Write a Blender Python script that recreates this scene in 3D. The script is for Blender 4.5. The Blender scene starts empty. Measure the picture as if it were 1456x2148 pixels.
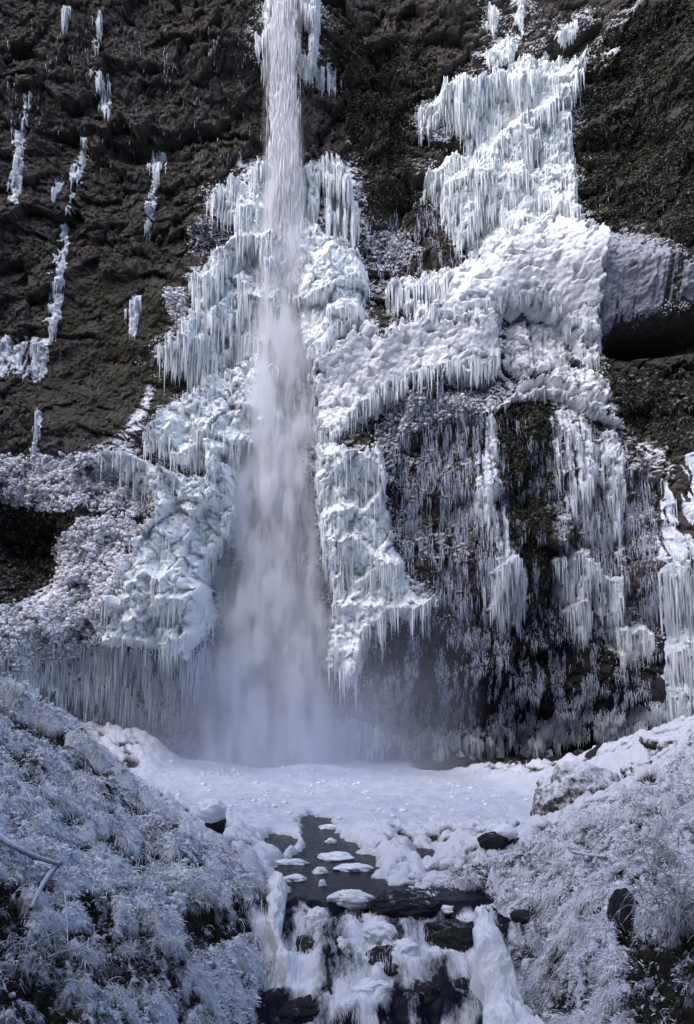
import bpy, math, random
import numpy as np
from math import radians as R

# ------------------------------------------------------------------ scene, camera, light
scene = bpy.context.scene
C = scene.collection
rng = np.random.default_rng(7)
random.seed(7)

CAM = np.array([0.0, 0.0, 5.0])
PITCH = R(10.0)
FPX = 1074 / 0.6009                                   # focal length in photograph pixels
cd = bpy.data.cameras.new("camera")
cam = bpy.data.objects.new("camera", cd)
C.objects.link(cam)
cam.location = CAM
cam.rotation_euler = (math.pi / 2 + PITCH, 0, 0)
cd.sensor_fit = 'VERTICAL'
cd.sensor_height = 36
cd.lens = 18 / 0.6009
cd.clip_start = 0.1
cd.clip_end = 500
scene.camera = cam

SUN_EL, SUN_AZ = R(42), R(221)                        # azimuth clockwise from +Y
w = bpy.data.worlds.new("World")
scene.world = w
w.use_nodes = True
nt = w.node_tree
sky = nt.nodes.new('ShaderNodeTexSky')
sky.sky_type = 'NISHITA'
sky.sun_disc = False
sky.sun_elevation = SUN_EL
sky.sun_rotation = SUN_AZ
sky.dust_density = 2.5
sky.ozone_density = 2.0
tint = nt.nodes.new('ShaderNodeMix')                   # the slide film leans to violet in the shade
tint.data_type = 'RGBA'
tint.blend_type = 'MULTIPLY'
tint.inputs[0].default_value = 1.0
tint.inputs[7].default_value = (0.93, 0.90, 1.0, 1)
nt.links.new(sky.outputs[0], tint.inputs[6])
nt.links.new(tint.outputs[2], nt.nodes['Background'].inputs[0])
nt.nodes['Background'].inputs[1].default_value = 0.15
sd = bpy.data.lights.new("sun", 'SUN')
sun = bpy.data.objects.new("sun", sd)
C.objects.link(sun)
sd.energy = 1.35
sd.angle = R(65)
sd.color = (1.0, 0.965, 0.92)
from mathutils import Vector
sdir = Vector((math.sin(SUN_AZ) * math.cos(SUN_EL), math.cos(SUN_AZ) * math.cos(SUN_EL), math.sin(SUN_EL)))
sun.rotation_euler = sdir.to_track_quat('Z', 'Y').to_euler()
sun.location = (-20, -40, 70)

scene.view_settings.view_transform = 'Standard'
scene.view_settings.look = 'None'
scene.view_settings.exposure = 1.22
scene.view_settings.gamma = 1
scene.render.engine = 'CYCLES'
cy = scene.cycles
cy.use_denoising = True
try:
    cy.denoiser = 'OPENIMAGEDENOISE'
except Exception:
    pass
cy.max_bounces = 9
cy.diffuse_bounces = 3
cy.glossy_bounces = 2
cy.transmission_bounces = 3
cy.transparent_max_bounces = 12
cy.volume_bounces = 8
cy.caustics_reflective = False
cy.caustics_refractive = False

# ------------------------------------------------------------------ pixel <-> world
SP, CP = math.sin(PITCH), math.cos(PITCH)

def project(P):
    x = P[..., 0] - CAM[0]
    y = P[..., 1] - CAM[1]
    z = P[..., 2] - CAM[2]
    f = y * CP + z * SP
    u = z * CP - y * SP
    f = np.maximum(f, 0.3)
    return 728 + FPX * x / f, 1074 - FPX * u / f

def at(px, py, Y):
    a = (px - 728) / FPX
    b = -(py - 1074) / FPX
    dx, dy, dz = a, CP - b * SP, SP + b * CP
    t = Y / dy
    return (CAM[0] + dx * t, Y, CAM[2] + dz * t)

def at_z(px, py, z):
    a = (px - 728) / FPX
    b = -(py - 1074) / FPX
    dx, dy, dz = a, CP - b * SP, SP + b * CP
    t = (z - CAM[2]) / dz
    return (CAM[0] + dx * t, dy * t, z)

# ------------------------------------------------------------------ noise
def h2(ix, iy, seed):
    h = (ix.astype(np.int64) * 374761393 + iy.astype(np.int64) * 668265263 + seed * 974634777) & 0xFFFFFFFF
    h = ((h ^ (h >> 13)) * 1274126177) & 0xFFFFFFFF
    h = h ^ (h >> 16)
    h = (h * 2246822519) & 0xFFFFFFFF
    return ((h ^ (h >> 15)) & 0xFFFFFF).astype(np.float64) / 16777216.0

def perlin(x, y, seed=0):
    ix, iy = np.floor(x), np.floor(y)
    fx, fy = x - ix, y - iy
    u = fx * fx * fx * (fx * (fx * 6 - 15) + 10)
    v = fy * fy * fy * (fy * (fy * 6 - 15) + 10)
    def g(ox, oy):
        a = h2(ix + ox, iy + oy, seed) * 2 * math.pi
        return np.cos(a) * (fx - ox) + np.sin(a) * (fy - oy)
    a = g(0, 0); b = g(1, 0); c = g(0, 1); d = g(1, 1)
    return ((a + (b - a) * u) + ((c + (d - c) * u) - (a + (b - a) * u)) * v) * 1.45

def fbm(x, y, seed=0, oct=4, gain=0.5):
    s, a, n = 0, 1.0, 0
    for i in range(oct):
        s = s + a * perlin(x, y, seed + i * 17)
        n += a
        a *= gain
        x, y = x * 2.03 + 3.1, y * 2.03 + 1.7
    return s / n

def ridged(x, y, seed=0, oct=3):
    s, a, n = 0, 1.0, 0
    for i in range(oct):
        s = s + a * (1 - np.abs(perlin(x, y, seed + i * 13)) * 1.6)
        n += a
        a *= 0.5
        x, y = x * 2.1 + 5.2, y * 2.1 + 1.3
    return s / n

def worley(x, y, seed=0):
    ix, iy = np.floor(x), np.floor(y)
    f1 = np.full(x.shape, 9.0); f2 = np.full(x.shape, 9.0); cid = np.zeros(x.shape)
    for ox in (-1, 0, 1):
        for oy in (-1, 0, 1):
            cx, cyy = ix + ox, iy + oy
            px = cx + h2(cx, cyy, seed); py = cyy + h2(cx, cyy, seed + 91)
            d = (px - x) ** 2 + (py - y) ** 2
            m = d < f1
            f2 = np.where(m, f1, np.minimum(f2, d))
            cid = np.where(m, h2(cx, cyy, seed + 177), cid)
            f1 = np.where(m, d, f1)
    return np.sqrt(f1), np.sqrt(f2), cid

def facets(x, y, seed=0, tilt=0.9):
    """broken rock: each cell is a tilted plane; also returns the nearness to a crack"""
    ix, iy = np.floor(x), np.floor(y)
    f1 = np.full(x.shape, 9.0); f2 = np.full(x.shape, 9.0); hgt = np.zeros(x.shape)
    for ox in (-1, 0, 1):
        for oy in (-1, 0, 1):
            cx, cyy = ix + ox, iy + oy
            px = cx + h2(cx, cyy, seed); py = cyy + h2(cx, cyy, seed + 91)
            d = np.abs(px - x) * 0.6 + np.hypot(px - x, py - y) * 0.6
            m = d < f1
            f2 = np.where(m, f1, np.minimum(f2, d))
            hh = (h2(cx, cyy, seed + 177) - 0.5) + tilt * ((x - px) * (h2(cx, cyy, seed + 5) - 0.5) + (y - py) * (h2(cx, cyy, seed + 7) - 0.65)) * 2
            hgt = np.where(m, hh, hgt)
            f1 = np.where(m, d, f1)
    return hgt, 1 - sstep(0.0, 0.10, f2 - f1)

def dome(x, y, seed=0):
    f1, f2, cid = worley(x, y, seed)
    return np.sqrt(np.clip(1 - (f1 / 0.85) ** 2, 0, 1)) * (0.45 + 0.55 * cid)

def sstep(a, b, x):
    t = np.clip((x - a) / (b - a), 0, 1)
    return t * t * (3 - 2 * t)

# ------------------------------------------------------------------ maps in the photograph's frame, used as surveys of the wall
MX0, MY0, MS = -360, -260, 4
MW, MH = (1456 + 720) // MS, (3600 + 260) // MS
MPX, MPY = np.meshgrid(MX0 + MS * np.arange(MW), MY0 + MS * np.arange(MH))
MPX = MPX.astype(float); MPY = MPY.astype(float)

def sample(M, px, py):
    x = np.clip((px - MX0) / MS, 0, MW - 1.001)
    y = np.clip((py - MY0) / MS, 0, MH - 1.001)
    ix = x.astype(int); iy = y.astype(int)
    fx = x - ix; fy = y - iy
    return (M[iy, ix] * (1 - fx) + M[iy, ix + 1] * fx) * (1 - fy) + (M[iy + 1, ix] * (1 - fx) + M[iy + 1, ix + 1] * fx) * fy

def sdf(polys, far=160.0):
    """signed distance in photograph pixels, positive inside; several polygons are joined"""
    out = np.full(MPX.shape, -far)
    if not isinstance(polys[0][0], (list, tuple)):
        polys = [polys]
    for poly in polys:
        p = np.array(poly, float)
        x0, x1 = p[:, 0].min() - far, p[:, 0].max() + far
        y0, y1 = p[:, 1].min() - far, p[:, 1].max() + far
        i0, i1 = max(0, int((x0 - MX0) / MS)), min(MW, int((x1 - MX0) / MS) + 1)
        j0, j1 = max(0, int((y0 - MY0) / MS)), min(MH, int((y1 - MY0) / MS) + 1)
        X = MPX[j0:j1, i0:i1]; Y = MPY[j0:j1, i0:i1]
        dist = np.full(X.shape, far); ins = np.zeros(X.shape, bool)
        for k in range(len(p)):
            ax, ay = p[k]; bx, by = p[(k + 1) % len(p)]
            ex, ey = bx - ax, by - ay
            t = np.clip(((X - ax) * ex + (Y - ay) * ey) / (ex * ex + ey * ey + 1e-9), 0, 1)
            dist = np.minimum(dist, np.hypot(X - ax - t * ex, Y - ay - t * ey))
            if ay != by:
                ins ^= ((ay > Y) != (by > Y)) & (X < (bx - ax) * (Y - ay) / (by - ay) + ax)
        out[j0:j1, i0:i1] = np.maximum(out[j0:j1, i0:i1], np.where(ins, dist, -dist))
    return out

def ledge_maps(lines):
    """lines: (points, amplitude m, decay px). returns protrusion map and closeness-to-ledge-top map"""
    L = np.zeros(MPX.shape); T = np.zeros(MPX.shape); H = np.zeros(MPX.shape)
    for pts, A, dec in lines:
        p = np.array(sorted(pts), float)
        yl = np.interp(MPX[0], p[:, 0], p[:, 1])
        fx = sstep(p[0, 0] - 22, p[0, 0] + 4, MPX[0]) * (1 - sstep(p[-1, 0] - 4, p[-1, 0] + 22, MPX[0]))
        d = MPY - yl[None, :]
        prof = np.where(d < 6, sstep(-16, 6, d), np.exp(-((np.maximum(d, 6) - 6) / dec) ** 1.3))
        L = np.maximum(L, A * prof * fx[None, :])
        T = np.maximum(T, np.exp(-((d - 4) / 14) ** 2) * fx[None, :])
        H = np.maximum(H, sstep(6, 22, d) * (1 - sstep(dec * 1.0, dec * 1.8, d)) * fx[None, :])
    return L, T, H

def control_map(pts, sig):
    num = np.zeros(MPX.shape); den = np.full(MPX.shape, 1e-9)
    for x, y, v in pts:
        d2 = ((MPX - x) ** 2 + (MPY - y) ** 2) / (sig * sig)
        g = np.exp(-d2) + 0.002 / (1 + d2) ** 2
        num += g * v; den += g
    return num / den

# ------------------------------------------------------------------ materials
def mat(name):
    m = bpy.data.materials.new(name)
    m.use_nodes = True
    return m, m.node_tree, m.node_tree.nodes['Principled BSDF']

def N(t, typ, **kw):
    n = t.nodes.new(typ)
    for k, v in kw.items():
        setattr(n, k, v)
    return n

def noise_node(t, vec, scale, detail=5, rough=0.6, stretch=None):
    if stretch is not None:
        mp = N(t, 'ShaderNodeMapping')
        mp.inputs['Scale'].default_value = stretch
        t.links.new(vec, mp.inputs['Vector'])
        vec = mp.outputs[0]
    n = N(t, 'ShaderNodeTexNoise')
    n.inputs['Scale'].default_value = scale
    n.inputs['Detail'].default_value = detail
    n.inputs['Roughness'].default_value = rough
    t.links.new(vec, n.inputs['Vector'])
    return n.outputs['Fac']

def ramp(t, fac, stops):
    r = N(t, 'ShaderNodeValToRGB')
    el = r.color_ramp.elements
    while len(el) < len(stops):
        el.new(0.5)
    for e, (p, c) in zip(el, stops):
        e.position = p
        e.color = (c[0], c[1], c[2], 1) if isinstance(c, (tuple, list)) else (c, c, c, 1)
    t.links.new(fac, r.inputs[0])
    return r.outputs[0]

def mathn(t, op, a, b=None, clamp=False):
    n = N(t, 'ShaderNodeMath', operation=op, use_clamp=clamp)
    for i, v in enumerate((a, b)):
        if v is None:
            continue
        if isinstance(v, (int, float)):
            n.inputs[i].default_value = v
        else:
            t.links.new(v, n.inputs[i])
    return n.outputs[0]

def mixc(t, fac, a, b):
    n = N(t, 'ShaderNodeMix', data_type='RGBA')
    for i, v in ((0, fac), (6, a), (7, b)):
        if isinstance(v, (int, float)):
            n.inputs[i].default_value = v
        elif isinstance(v, tuple):
            n.inputs[i].default_value = (*v, 1)
        else:
            t.links.new(v, n.inputs[i])
    return n.outputs[2]

def bump(t, bs, height, strength, dist, prev=None):
    b = N(t, 'ShaderNodeBump')
    b.inputs['Strength'].default_value = strength
    b.inputs['Distance'].default_value = dist
    t.links.new(height, b.inputs['Height'])
    if prev is not None:
        t.links.new(prev, b.inputs['Normal'])
    t.links.new(b.outputs[0], bs.inputs['Normal'])
    return b.outputs[0]

FROST = (0.82, 0.84, 0.89)

def rock_material(name, base=((0.020, 0.020, 0.021), (0.104, 0.091, 0.080)), use_attr=True, frost_const=0.0):
    m, t, bs = mat(name)
    geo = N(t, 'ShaderNodeNewGeometry')
    pos = geo.outputs['Position']
    n1 = noise_node(t, pos, 0.35, 4)
    n2 = noise_node(t, pos, 2.2, 6, 0.7)
    n3 = noise_node(t, pos, 7.0, 5, 0.75)
    col = ramp(t, n2, [(0.32, base[0]), (0.72, base[1])])
    oc = ramp(t, noise_node(t, pos, 0.5, 5, 0.6), [(0.56, 0), (0.74, 1)])
    col = mixc(t, mathn(t, 'MULTIPLY', oc, 0.4), col, (0.085, 0.055, 0.034))
    mo = ramp(t, noise_node(t, pos, 0.9, 6, 0.7), [(0.44, 0), (0.62, 1)])
    li = ramp(t, mathn(t, 'ADD', mathn(t, 'MULTIPLY', n1, 0.5), mathn(t, 'MULTIPLY', n3, 0.5)), [(0.54, 0), (0.66, 1)])
    col = mixc(t, mathn(t, 'MULTIPLY', li, 0.6), col, (0.14, 0.137, 0.13))
    if use_attr:
        am = N(t, 'ShaderNodeAttribute', attribute_name='moss')
        mo = mathn(t, 'MULTIPLY', mo, am.outputs['Fac'])
    else:
        mo = mathn(t, 'MULTIPLY', mo, 0.3)
    col = mixc(t, mo, col, (0.030, 0.034, 0.014))
    if use_attr:                                        # darker for wet rock, and for the lower wall's gloom painted in
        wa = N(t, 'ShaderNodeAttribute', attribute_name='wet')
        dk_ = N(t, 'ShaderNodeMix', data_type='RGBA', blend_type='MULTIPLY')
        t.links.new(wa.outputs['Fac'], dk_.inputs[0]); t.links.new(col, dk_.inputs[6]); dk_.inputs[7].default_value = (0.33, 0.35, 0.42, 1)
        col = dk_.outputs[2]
    sep = N(t, 'ShaderNodeSeparateXYZ')
    t.links.new(geo.outputs['Normal'], sep.inputs[0])
    up = mathn(t, 'MULTIPLY', sep.outputs['Z'], 0.22)
    fr = mathn(t, 'ADD', mathn(t, 'MULTIPLY', n3, 0.7), mathn(t, 'MULTIPLY', n2, 0.35))
    fr = mathn(t, 'ADD', fr, up)
    if use_attr:
        af = N(t, 'ShaderNodeAttribute', attribute_name='frost')
        fr = mathn(t, 'ADD', fr, af.outputs['Fac'])
        fr = mathn(t, 'SUBTRACT', fr, 0.88)
        sa = N(t, 'ShaderNodeAttribute', attribute_name='streak')
        sn = mathn(t, 'ADD', mathn(t, 'MULTIPLY', noise_node(t, pos, 1.0, 6, 0.75, (7.5, 7.5, 0.45)), 0.8), mathn(t, 'MULTIPLY', n2, 0.3))
        sf = mathn(t, 'SUBTRACT', mathn(t, 'ADD', sn, sa.outputs['Fac']), 0.94)
        stf = mathn(t, 'MULTIPLY', mathn(t, 'SUBTRACT', sf, 0.03), 2.6, clamp=True)
        col = mixc(t, stf, col, (0.46, 0.51, 0.60))
    else:
        fr = mathn(t, 'ADD', fr, frost_const - 0.95)
    fr = mathn(t, 'MULTIPLY', fr, 5.0, clamp=True)
    col = mixc(t, fr, col, FROST)
    t.links.new(col, bs.inputs['Base Color'])
    bs.inputs['Roughness'].default_value = 0.85
    bs.inputs['Specular IOR Level'].default_value = 0.25
    p = bump(t, bs, n3, 0.9, 0.10)
    bump(t, bs, noise_node(t, pos, 26, 3, 0.7), 0.6, 0.03, p)
    return m

def ice_material(name, white=(0.89, 0.915, 0.92), blue=(0.68, 0.79, 0.83), streak=True, dirt=0.0):
    m, t, bs = mat(name)
    geo = N(t, 'ShaderNodeNewGeometry')
    pos = geo.outputs['Position']
    st = noise_node(t, pos, 1.0, 5, 0.65, (5.0, 5.0, 0.5))
    sp = noise_node(t, pos, 3.0, 5, 0.65)
    mx = mathn(t, 'ADD', mathn(t, 'MULTIPLY', st, 0.6 if streak else 0.1), mathn(t, 'MULTIPLY', sp, 0.4 if streak else 0.9))
    col = ramp(t, mx, [(0.34, blue), (0.56, white)])
    if dirt:
        col = mixc(t, mathn(t, 'MULTIPLY', ramp(t, sp, [(0.5, 0), (0.7, 1)]), dirt), col, (0.25, 0.25, 0.26))
    t.links.new(col, bs.inputs['Base Color'])
    bs.inputs['Roughness'].default_value = 0.42
    bs.inputs['Specular IOR Level'].default_value = 0.35
    p = bump(t, bs, st, 0.5 if streak else 0.1, 0.08)
    bump(t, bs, noise_node(t, pos, 14, 4, 0.7), 0.7, 0.04, p)
    return m

def snow_material(name, col=(0.84, 0.86, 0.89), blue=(0.70, 0.75, 0.83), sc=3.0):
    m, t, bs = mat(name)
    geo = N(t, 'ShaderNodeNewGeometry')
    pos = geo.outputs['Position']
    a = noise_node(t, pos, sc, 6, 0.7)
    c = ramp(t, a, [(0.35, blue), (0.6, col)])
    t.links.new(c, bs.inputs['Base Color'])
    bs.inputs['Roughness'].default_value = 0.7
    bs.inputs['Specular IOR Level'].default_value = 0.2
    p = bump(t, bs, a, 0.6, 0.08)
    bump(t, bs, noise_node(t, pos, 22, 4, 0.7), 0.6, 0.03, p)
    return m

M_ROCK = rock_material('basalt_with_frost')
M_ICE = ice_material('white_ice')
M_STREAK = ice_material('thin_ice', (0.74, 0.78, 0.82), (0.40, 0.46, 0.53))
M_CLEAR = ice_material('clear_ice', (0.56, 0.61, 0.70), (0.28, 0.33, 0.43))
M_SNOWICE = ice_material('snowy_ice', (0.87, 0.88, 0.89), (0.66, 0.72, 0.79), streak=False, dirt=.3)
M_SNOW = snow_material('snow')
M_BOULDER = rock_material('frosted_boulder', use_attr=False, frost_const=0.41)
M_ICYROCK = rock_material('icy_rock', ((0.010, 0.011, 0.014), (0.04, 0.041, 0.048)), use_attr=False, frost_const=0.20)
M_WETROCK = rock_material('wet_rock', ((0.010, 0.011, 0.014), (0.035, 0.036, 0.042)), use_attr=False, frost_const=-0.06)
M_WETROCK.node_tree.nodes['Principled BSDF'].inputs['Roughness'].default_value = 0.35

def attr_frost_material(name, dark=(0.020, 0.020, 0.012), white=FROST):
    """vegetation: each piece carries its own amount of rime in 'rime' """
    m, t, bs = mat(name)
    geo = N(t, 'ShaderNodeNewGeometry')
    a = N(t, 'ShaderNodeAttribute', attribute_name='rime')
    n = noise_node(t, geo.outputs['Position'], 24, 3, 0.7)
    f = mathn(t, 'ADD', a.outputs['Fac'], mathn(t, 'MULTIPLY', mathn(t, 'SUBTRACT', n, 0.5), 1.1), clamp=True)
    c = mixc(t, f, dark, white)
    t.links.new(c, bs.inputs['Base Color'])
    bs.inputs['Roughness'].default_value = 0.8
    bs.inputs['Specular IOR Level'].default_value = 0.15
    return m

M_VEG = attr_frost_material('rimed_plants')
M_WOOD = attr_frost_material('rimed_wood', (0.045, 0.036, 0.03), (0.62, 0.65, 0.72))

def water_fall_material():
    m, t, bs = mat('falling_water')
    geo = N(t, 'ShaderNodeNewGeometry')
    bs.inputs['Base Color'].default_value = (0.95, 0.96, 0.98, 1)
    bs.inputs['Roughness'].default_value = 0.6
    tr = N(t, 'ShaderNodeBsdfTranslucent')
    tr.inputs[0].default_value = (0.92, 0.93, 0.97, 1)
    mx = N(t, 'ShaderNodeMixShader')
    mx.inputs[0].default_value = 0.30
    out = t.nodes['Material Output']
    t.links.new(bs.outputs[0], mx.inputs[1])
    t.links.new(tr.outputs[0], mx.inputs[2])
    t.links.new(mx.outputs[0], out.inputs[0])
    return m
M_FALL = water_fall_material()

# ------------------------------------------------------------------ mesh builders
def link(o, parent=None):
    C.objects.link(o)
    if parent is not None:
        o.parent = parent
    return o

def mesh_obj(name, V, F, material, parent=None, attrs=None, smooth=True, loop_counts=None):
    """F: (n,4) or (n,3) int array, or a flat loop array with loop_counts"""
    me = bpy.data.meshes.new(name)
    V = np.ascontiguousarray(V, dtype=np.float32)
    F = np.asarray(F, dtype=np.int32)
    if loop_counts is None:
        loop_counts = np.full(len(F), F.shape[1], np.int32)
    flat = F.ravel()
    me.vertices.add(len(V)); me.vertices.foreach_set('co', V.ravel())
    me.loops.add(len(flat)); me.loops.foreach_set('vertex_index', flat)
    me.polygons.add(len(loop_counts))
    st = np.concatenate([[0], np.cumsum(loop_counts)[:-1]]).astype(np.int32)
    me.polygons.foreach_set('loop_start', st)
    me.polygons.foreach_set('loop_total', loop_counts)
    if smooth:
        me.polygons.foreach_set('use_smooth', np.ones(len(loop_counts), bool))
    for k, v in (attrs or {}).items():
        a = me.attributes.new(k, 'FLOAT', 'POINT')
        a.data.foreach_set('value', np.ascontiguousarray(v, dtype=np.float32).ravel())
    me.update(calc_edges=True)
    me.materials.append(material)
    return link(bpy.data.objects.new(name, me), parent)

def tag(o, label=None, cat=None, group=None, kind=None):
    if label: o['label'] = label
    if cat: o['category'] = cat
    if group: o['group'] = group
    if kind: o['kind'] = kind
    return o

def thing(name, label, cat, loc, group=None):
    o = bpy.data.objects.new(name, None)
    o.location = loc
    o.empty_display_size = 0.3
    link(o)
    return tag(o, label, cat, group)

def child(o, parent):
    """parent o, keeping its world place"""
    o.parent = parent
    o.matrix_parent_inverse = __import__('mathutils').Matrix.Translation(-Vector(parent.location))
    return o

def grid_faces(ny, nx, keep=None):
    idx = np.arange(ny * nx).reshape(ny, nx)
    a, b, c, d = idx[:-1, :-1], idx[:-1, 1:], idx[1:, 1:], idx[1:, :-1]
    F = np.stack([a, b, c, d], -1).reshape(-1, 4)
    if keep is not None:
        k = keep.ravel()
        F = F[k[F].any(1)]
        used = np.unique(F)
        remap = np.full(ny * nx, -1, np.int64); remap[used] = np.arange(len(used))
        return remap[F], used
    return F, None

def cones(base, length, radius, lean, seed=0, sides=5, rings=(0, 0.35, 0.7, 1.0), prof=(1.0, 0.82, 0.5, 0.06)):
    """icicles hanging from base points. lean: horizontal drift (n,2) over the length"""
    n = len(base)
    r_ = np.random.default_rng(seed)
    ph = r_.uniform(0, 6.28, n)
    ang = ph[:, None] + np.arange(sides)[None, :] * 2 * np.pi / sides
    V = []
    for k, (tt, pr) in enumerate(zip(rings, prof)):
        wob = 1 + 0.25 * r_.uniform(-1, 1, n) if 0 < k < len(rings) - 1 else np.ones(n)
        cx = base[:, 0] + lean[:, 0] * tt; cyy = base[:, 1] + lean[:, 1] * tt; cz = base[:, 2] - length * tt
        rr = (radius * pr * wob)[:, None]
        V.append(np.stack([cx[:, None] + rr * np.cos(ang), cyy[:, None] + rr * np.sin(ang), np.repeat(cz[:, None], sides, 1)], -1))
    V = np.stack(V, 1)                                  # n, rings, sides, 3
    nr = len(rings)
    loc = np.arange(nr * sides).reshape(nr, sides)
    nxt = np.roll(loc, -1, 1)
    f = np.stack([loc[:-1], loc[1:], nxt[1:], nxt[:-1]], -1).reshape(-1, 4)
    F = (f[None] + (np.arange(n) * nr * sides)[:, None, None]).reshape(-1, 4)
    return V.reshape(-1, 3), F

# ico sphere for lumps
def _ico():
    p = (1 + 5 ** .5) / 2
    v = np.array([(-1, p, 0), (1, p, 0), (-1, -p, 0), (1, -p, 0), (0, -1, p), (0, 1, p), (0, -1, -p), (0, 1, -p), (p, 0, -1), (p, 0, 1), (-p, 0, -1), (-p, 0, 1)], float)
    v /= np.linalg.norm(v[0])
    f = np.array([(0, 11, 5), (0, 5, 1), (0, 1, 7), (0, 7, 10), (0, 10, 11), (1, 5, 9), (5, 11, 4), (11, 10, 2), (10, 7, 6), (7, 1, 8), (3, 9, 4), (3, 4, 2), (3, 2, 6), (3, 6, 8), (3, 8, 9), (4, 9, 5), (2, 4, 11), (6, 2, 10), (8, 6, 7), (9, 8, 1)])
    return v, f
ICO_V, ICO_F = _ico()

def ico_sub(k):
    v, f = ICO_V, ICO_F
    for _ in range(k):
        e = {}
        v = list(map(tuple, v)); nf = []
        def mid(a, b):
            key = (min(a, b), max(a, b))
            if key not in e:
                m = np.array(v[a]) + np.array(v[b]); m /= np.linalg.norm(m)
                v.append(tuple(m)); e[key] = len(v) - 1
            return e[key]
        for a, b, c in f:
            x, y, z = mid(a, b), mid(b, c), mid(c, a)
            nf += [(a, x, z), (b, y, x), (c, z, y), (x, y, z)]
        v = np.array(v); f = np.array(nf)
    return np.array(v), np.array(f)

def lumps(P, rad, seed=0, squash=0.75):
    n = len(P)
    r_ = np.random.default_rng(seed)
    q = r_.normal(size=(n, 4)); q /= np.linalg.norm(q, axis=1, keepdims=True)
    a, b, c, d = q.T
    M = np.stack([np.stack([1 - 2 * (c * c + d * d), 2 * (b * c - a * d), 2 * (b * d + a * c)], -1),
                  np.stack([2 * (b * c + a * d), 1 - 2 * (b * b + d * d), 2 * (c * d - a * b)], -1),
                  np.stack([2 * (b * d - a * c), 2 * (c * d + a * b), 1 - 2 * (b * b + c * c)], -1)], 1)
    s = r_.uniform(0.6, 1.3, (n, 1, 3)) * rad[:, None, None]
    jit = 1 + r_.uniform(-0.22, 0.22, (n, 12, 1))
    V = np.einsum('nij,nkj->nki', M, ICO_V[None] * jit * s)
    V[..., 2] *= squash
    V += P[:, None, :]
    F = (ICO_F[None] + (np.arange(n) * 12)[:, None, None]).reshape(-1, 3)
    return V.reshape(-1, 3), F

def blades(P, dirs, length, width, droop, seed=0, segs=4):
    """curved ribbons starting at P, heading along dirs and bending down"""
    n = len(P)
    r_ = np.random.default_rng(seed)
    side = np.cross(dirs, np.array([0, 0, 1.0])) + r_.normal(0, 0.35, (n, 3))
    side /= np.linalg.norm(side, axis=1, keepdims=True) + 1e-9
    pts = [P]; d = dirs.copy(); p = P.copy()
    for k in range(segs):
        p = p + d * (length / segs)[:, None]
        d = d + np.array([0, 0, -1.0]) * (droop / segs)[:, None] + r_.normal(0, 0.10, (n, 3))
        d /= np.linalg.norm(d, axis=1, keepdims=True)
        pts.append(p)
    V = []
    for k, p in enumerate(pts):
        t = k / segs
        ww = (width * (1 - 0.75 * t) * (0.6 + 0.4 * min(1, t * 4)))[:, None] * 0.5
        V.append(np.stack([p - side * ww, p + side * ww], 1))
    V = np.stack(V, 1).reshape(n, -1, 3)
    nv = 2 * (segs + 1)
    f = np.array([[2 * k, 2 * k + 1, 2 * k + 3, 2 * k + 2] for k in range(segs)])
    F = (f[None] + (np.arange(n) * nv)[:, None, None]).reshape(-1, 4)
    return V.reshape(-1, 3), F, nv

def tube_path(pts, radii, sides=7, seed=0, rough=0.12):
    r_ = np.random.default_rng(seed)
    pts = np.array(pts, float); n = len(pts)
    V = []
    for i in range(n):
        tdir = pts[min(i + 1, n - 1)] - pts[max(i - 1, 0)]
        tdir /= np.linalg.norm(tdir)
        a = np.cross(tdir, (0.3, 0.2, 1.0)); a /= np.linalg.norm(a)
        b = np.cross(tdir, a)
        for k in range(sides):
            th = 2 * math.pi * k / sides
            rr = radii[i] * (1 + rough * r_.uniform(-1, 1))
            V.append(pts[i] + rr * (math.cos(th) * a + math.sin(th) * b))
    V.append(pts[0]); V.append(pts[-1])
    F = []; cnt = []
    for i in range(n - 1):
        for k in range(sides):
            k2 = (k + 1) % sides
            F += [i * sides + k, i * sides + k2, (i + 1) * sides + k2, (i + 1) * sides + k]; cnt.append(4)
    for k in range(sides):
        F += [n * sides, (k + 1) % sides, k]; cnt.append(3)
        F += [n * sides + 1, (n - 1) * sides + k, (n - 1) * sides + (k + 1) % sides]; cnt.append(3)
    return np.array(V), np.array(F), np.array(cnt, np.int32)

def spline(pts, n=24):
    p = np.array(pts, float)
    t = np.linspace(0, len(p) - 1, n)
    i = np.clip(t.astype(int), 0, len(p) - 2); f = (t - i)[:, None]
    p0 = p[np.maximum(i - 1, 0)]; p1 = p[i]; p2 = p[i + 1]; p3 = p[np.minimum(i + 2, len(p) - 1)]
    return 0.5 * ((2 * p1) + (-p0 + p2) * f + (2 * p0 - 5 * p1 + 4 * p2 - p3) * f ** 2 + (-p0 + 3 * p1 - 3 * p2 + p3) * f ** 3)

def join(parts):
    V = []; F = []; o = 0
    for v, f in parts:
        V.append(v); F.append(f + o); o += len(v)
    return np.concatenate(V), np.concatenate(F)

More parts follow.
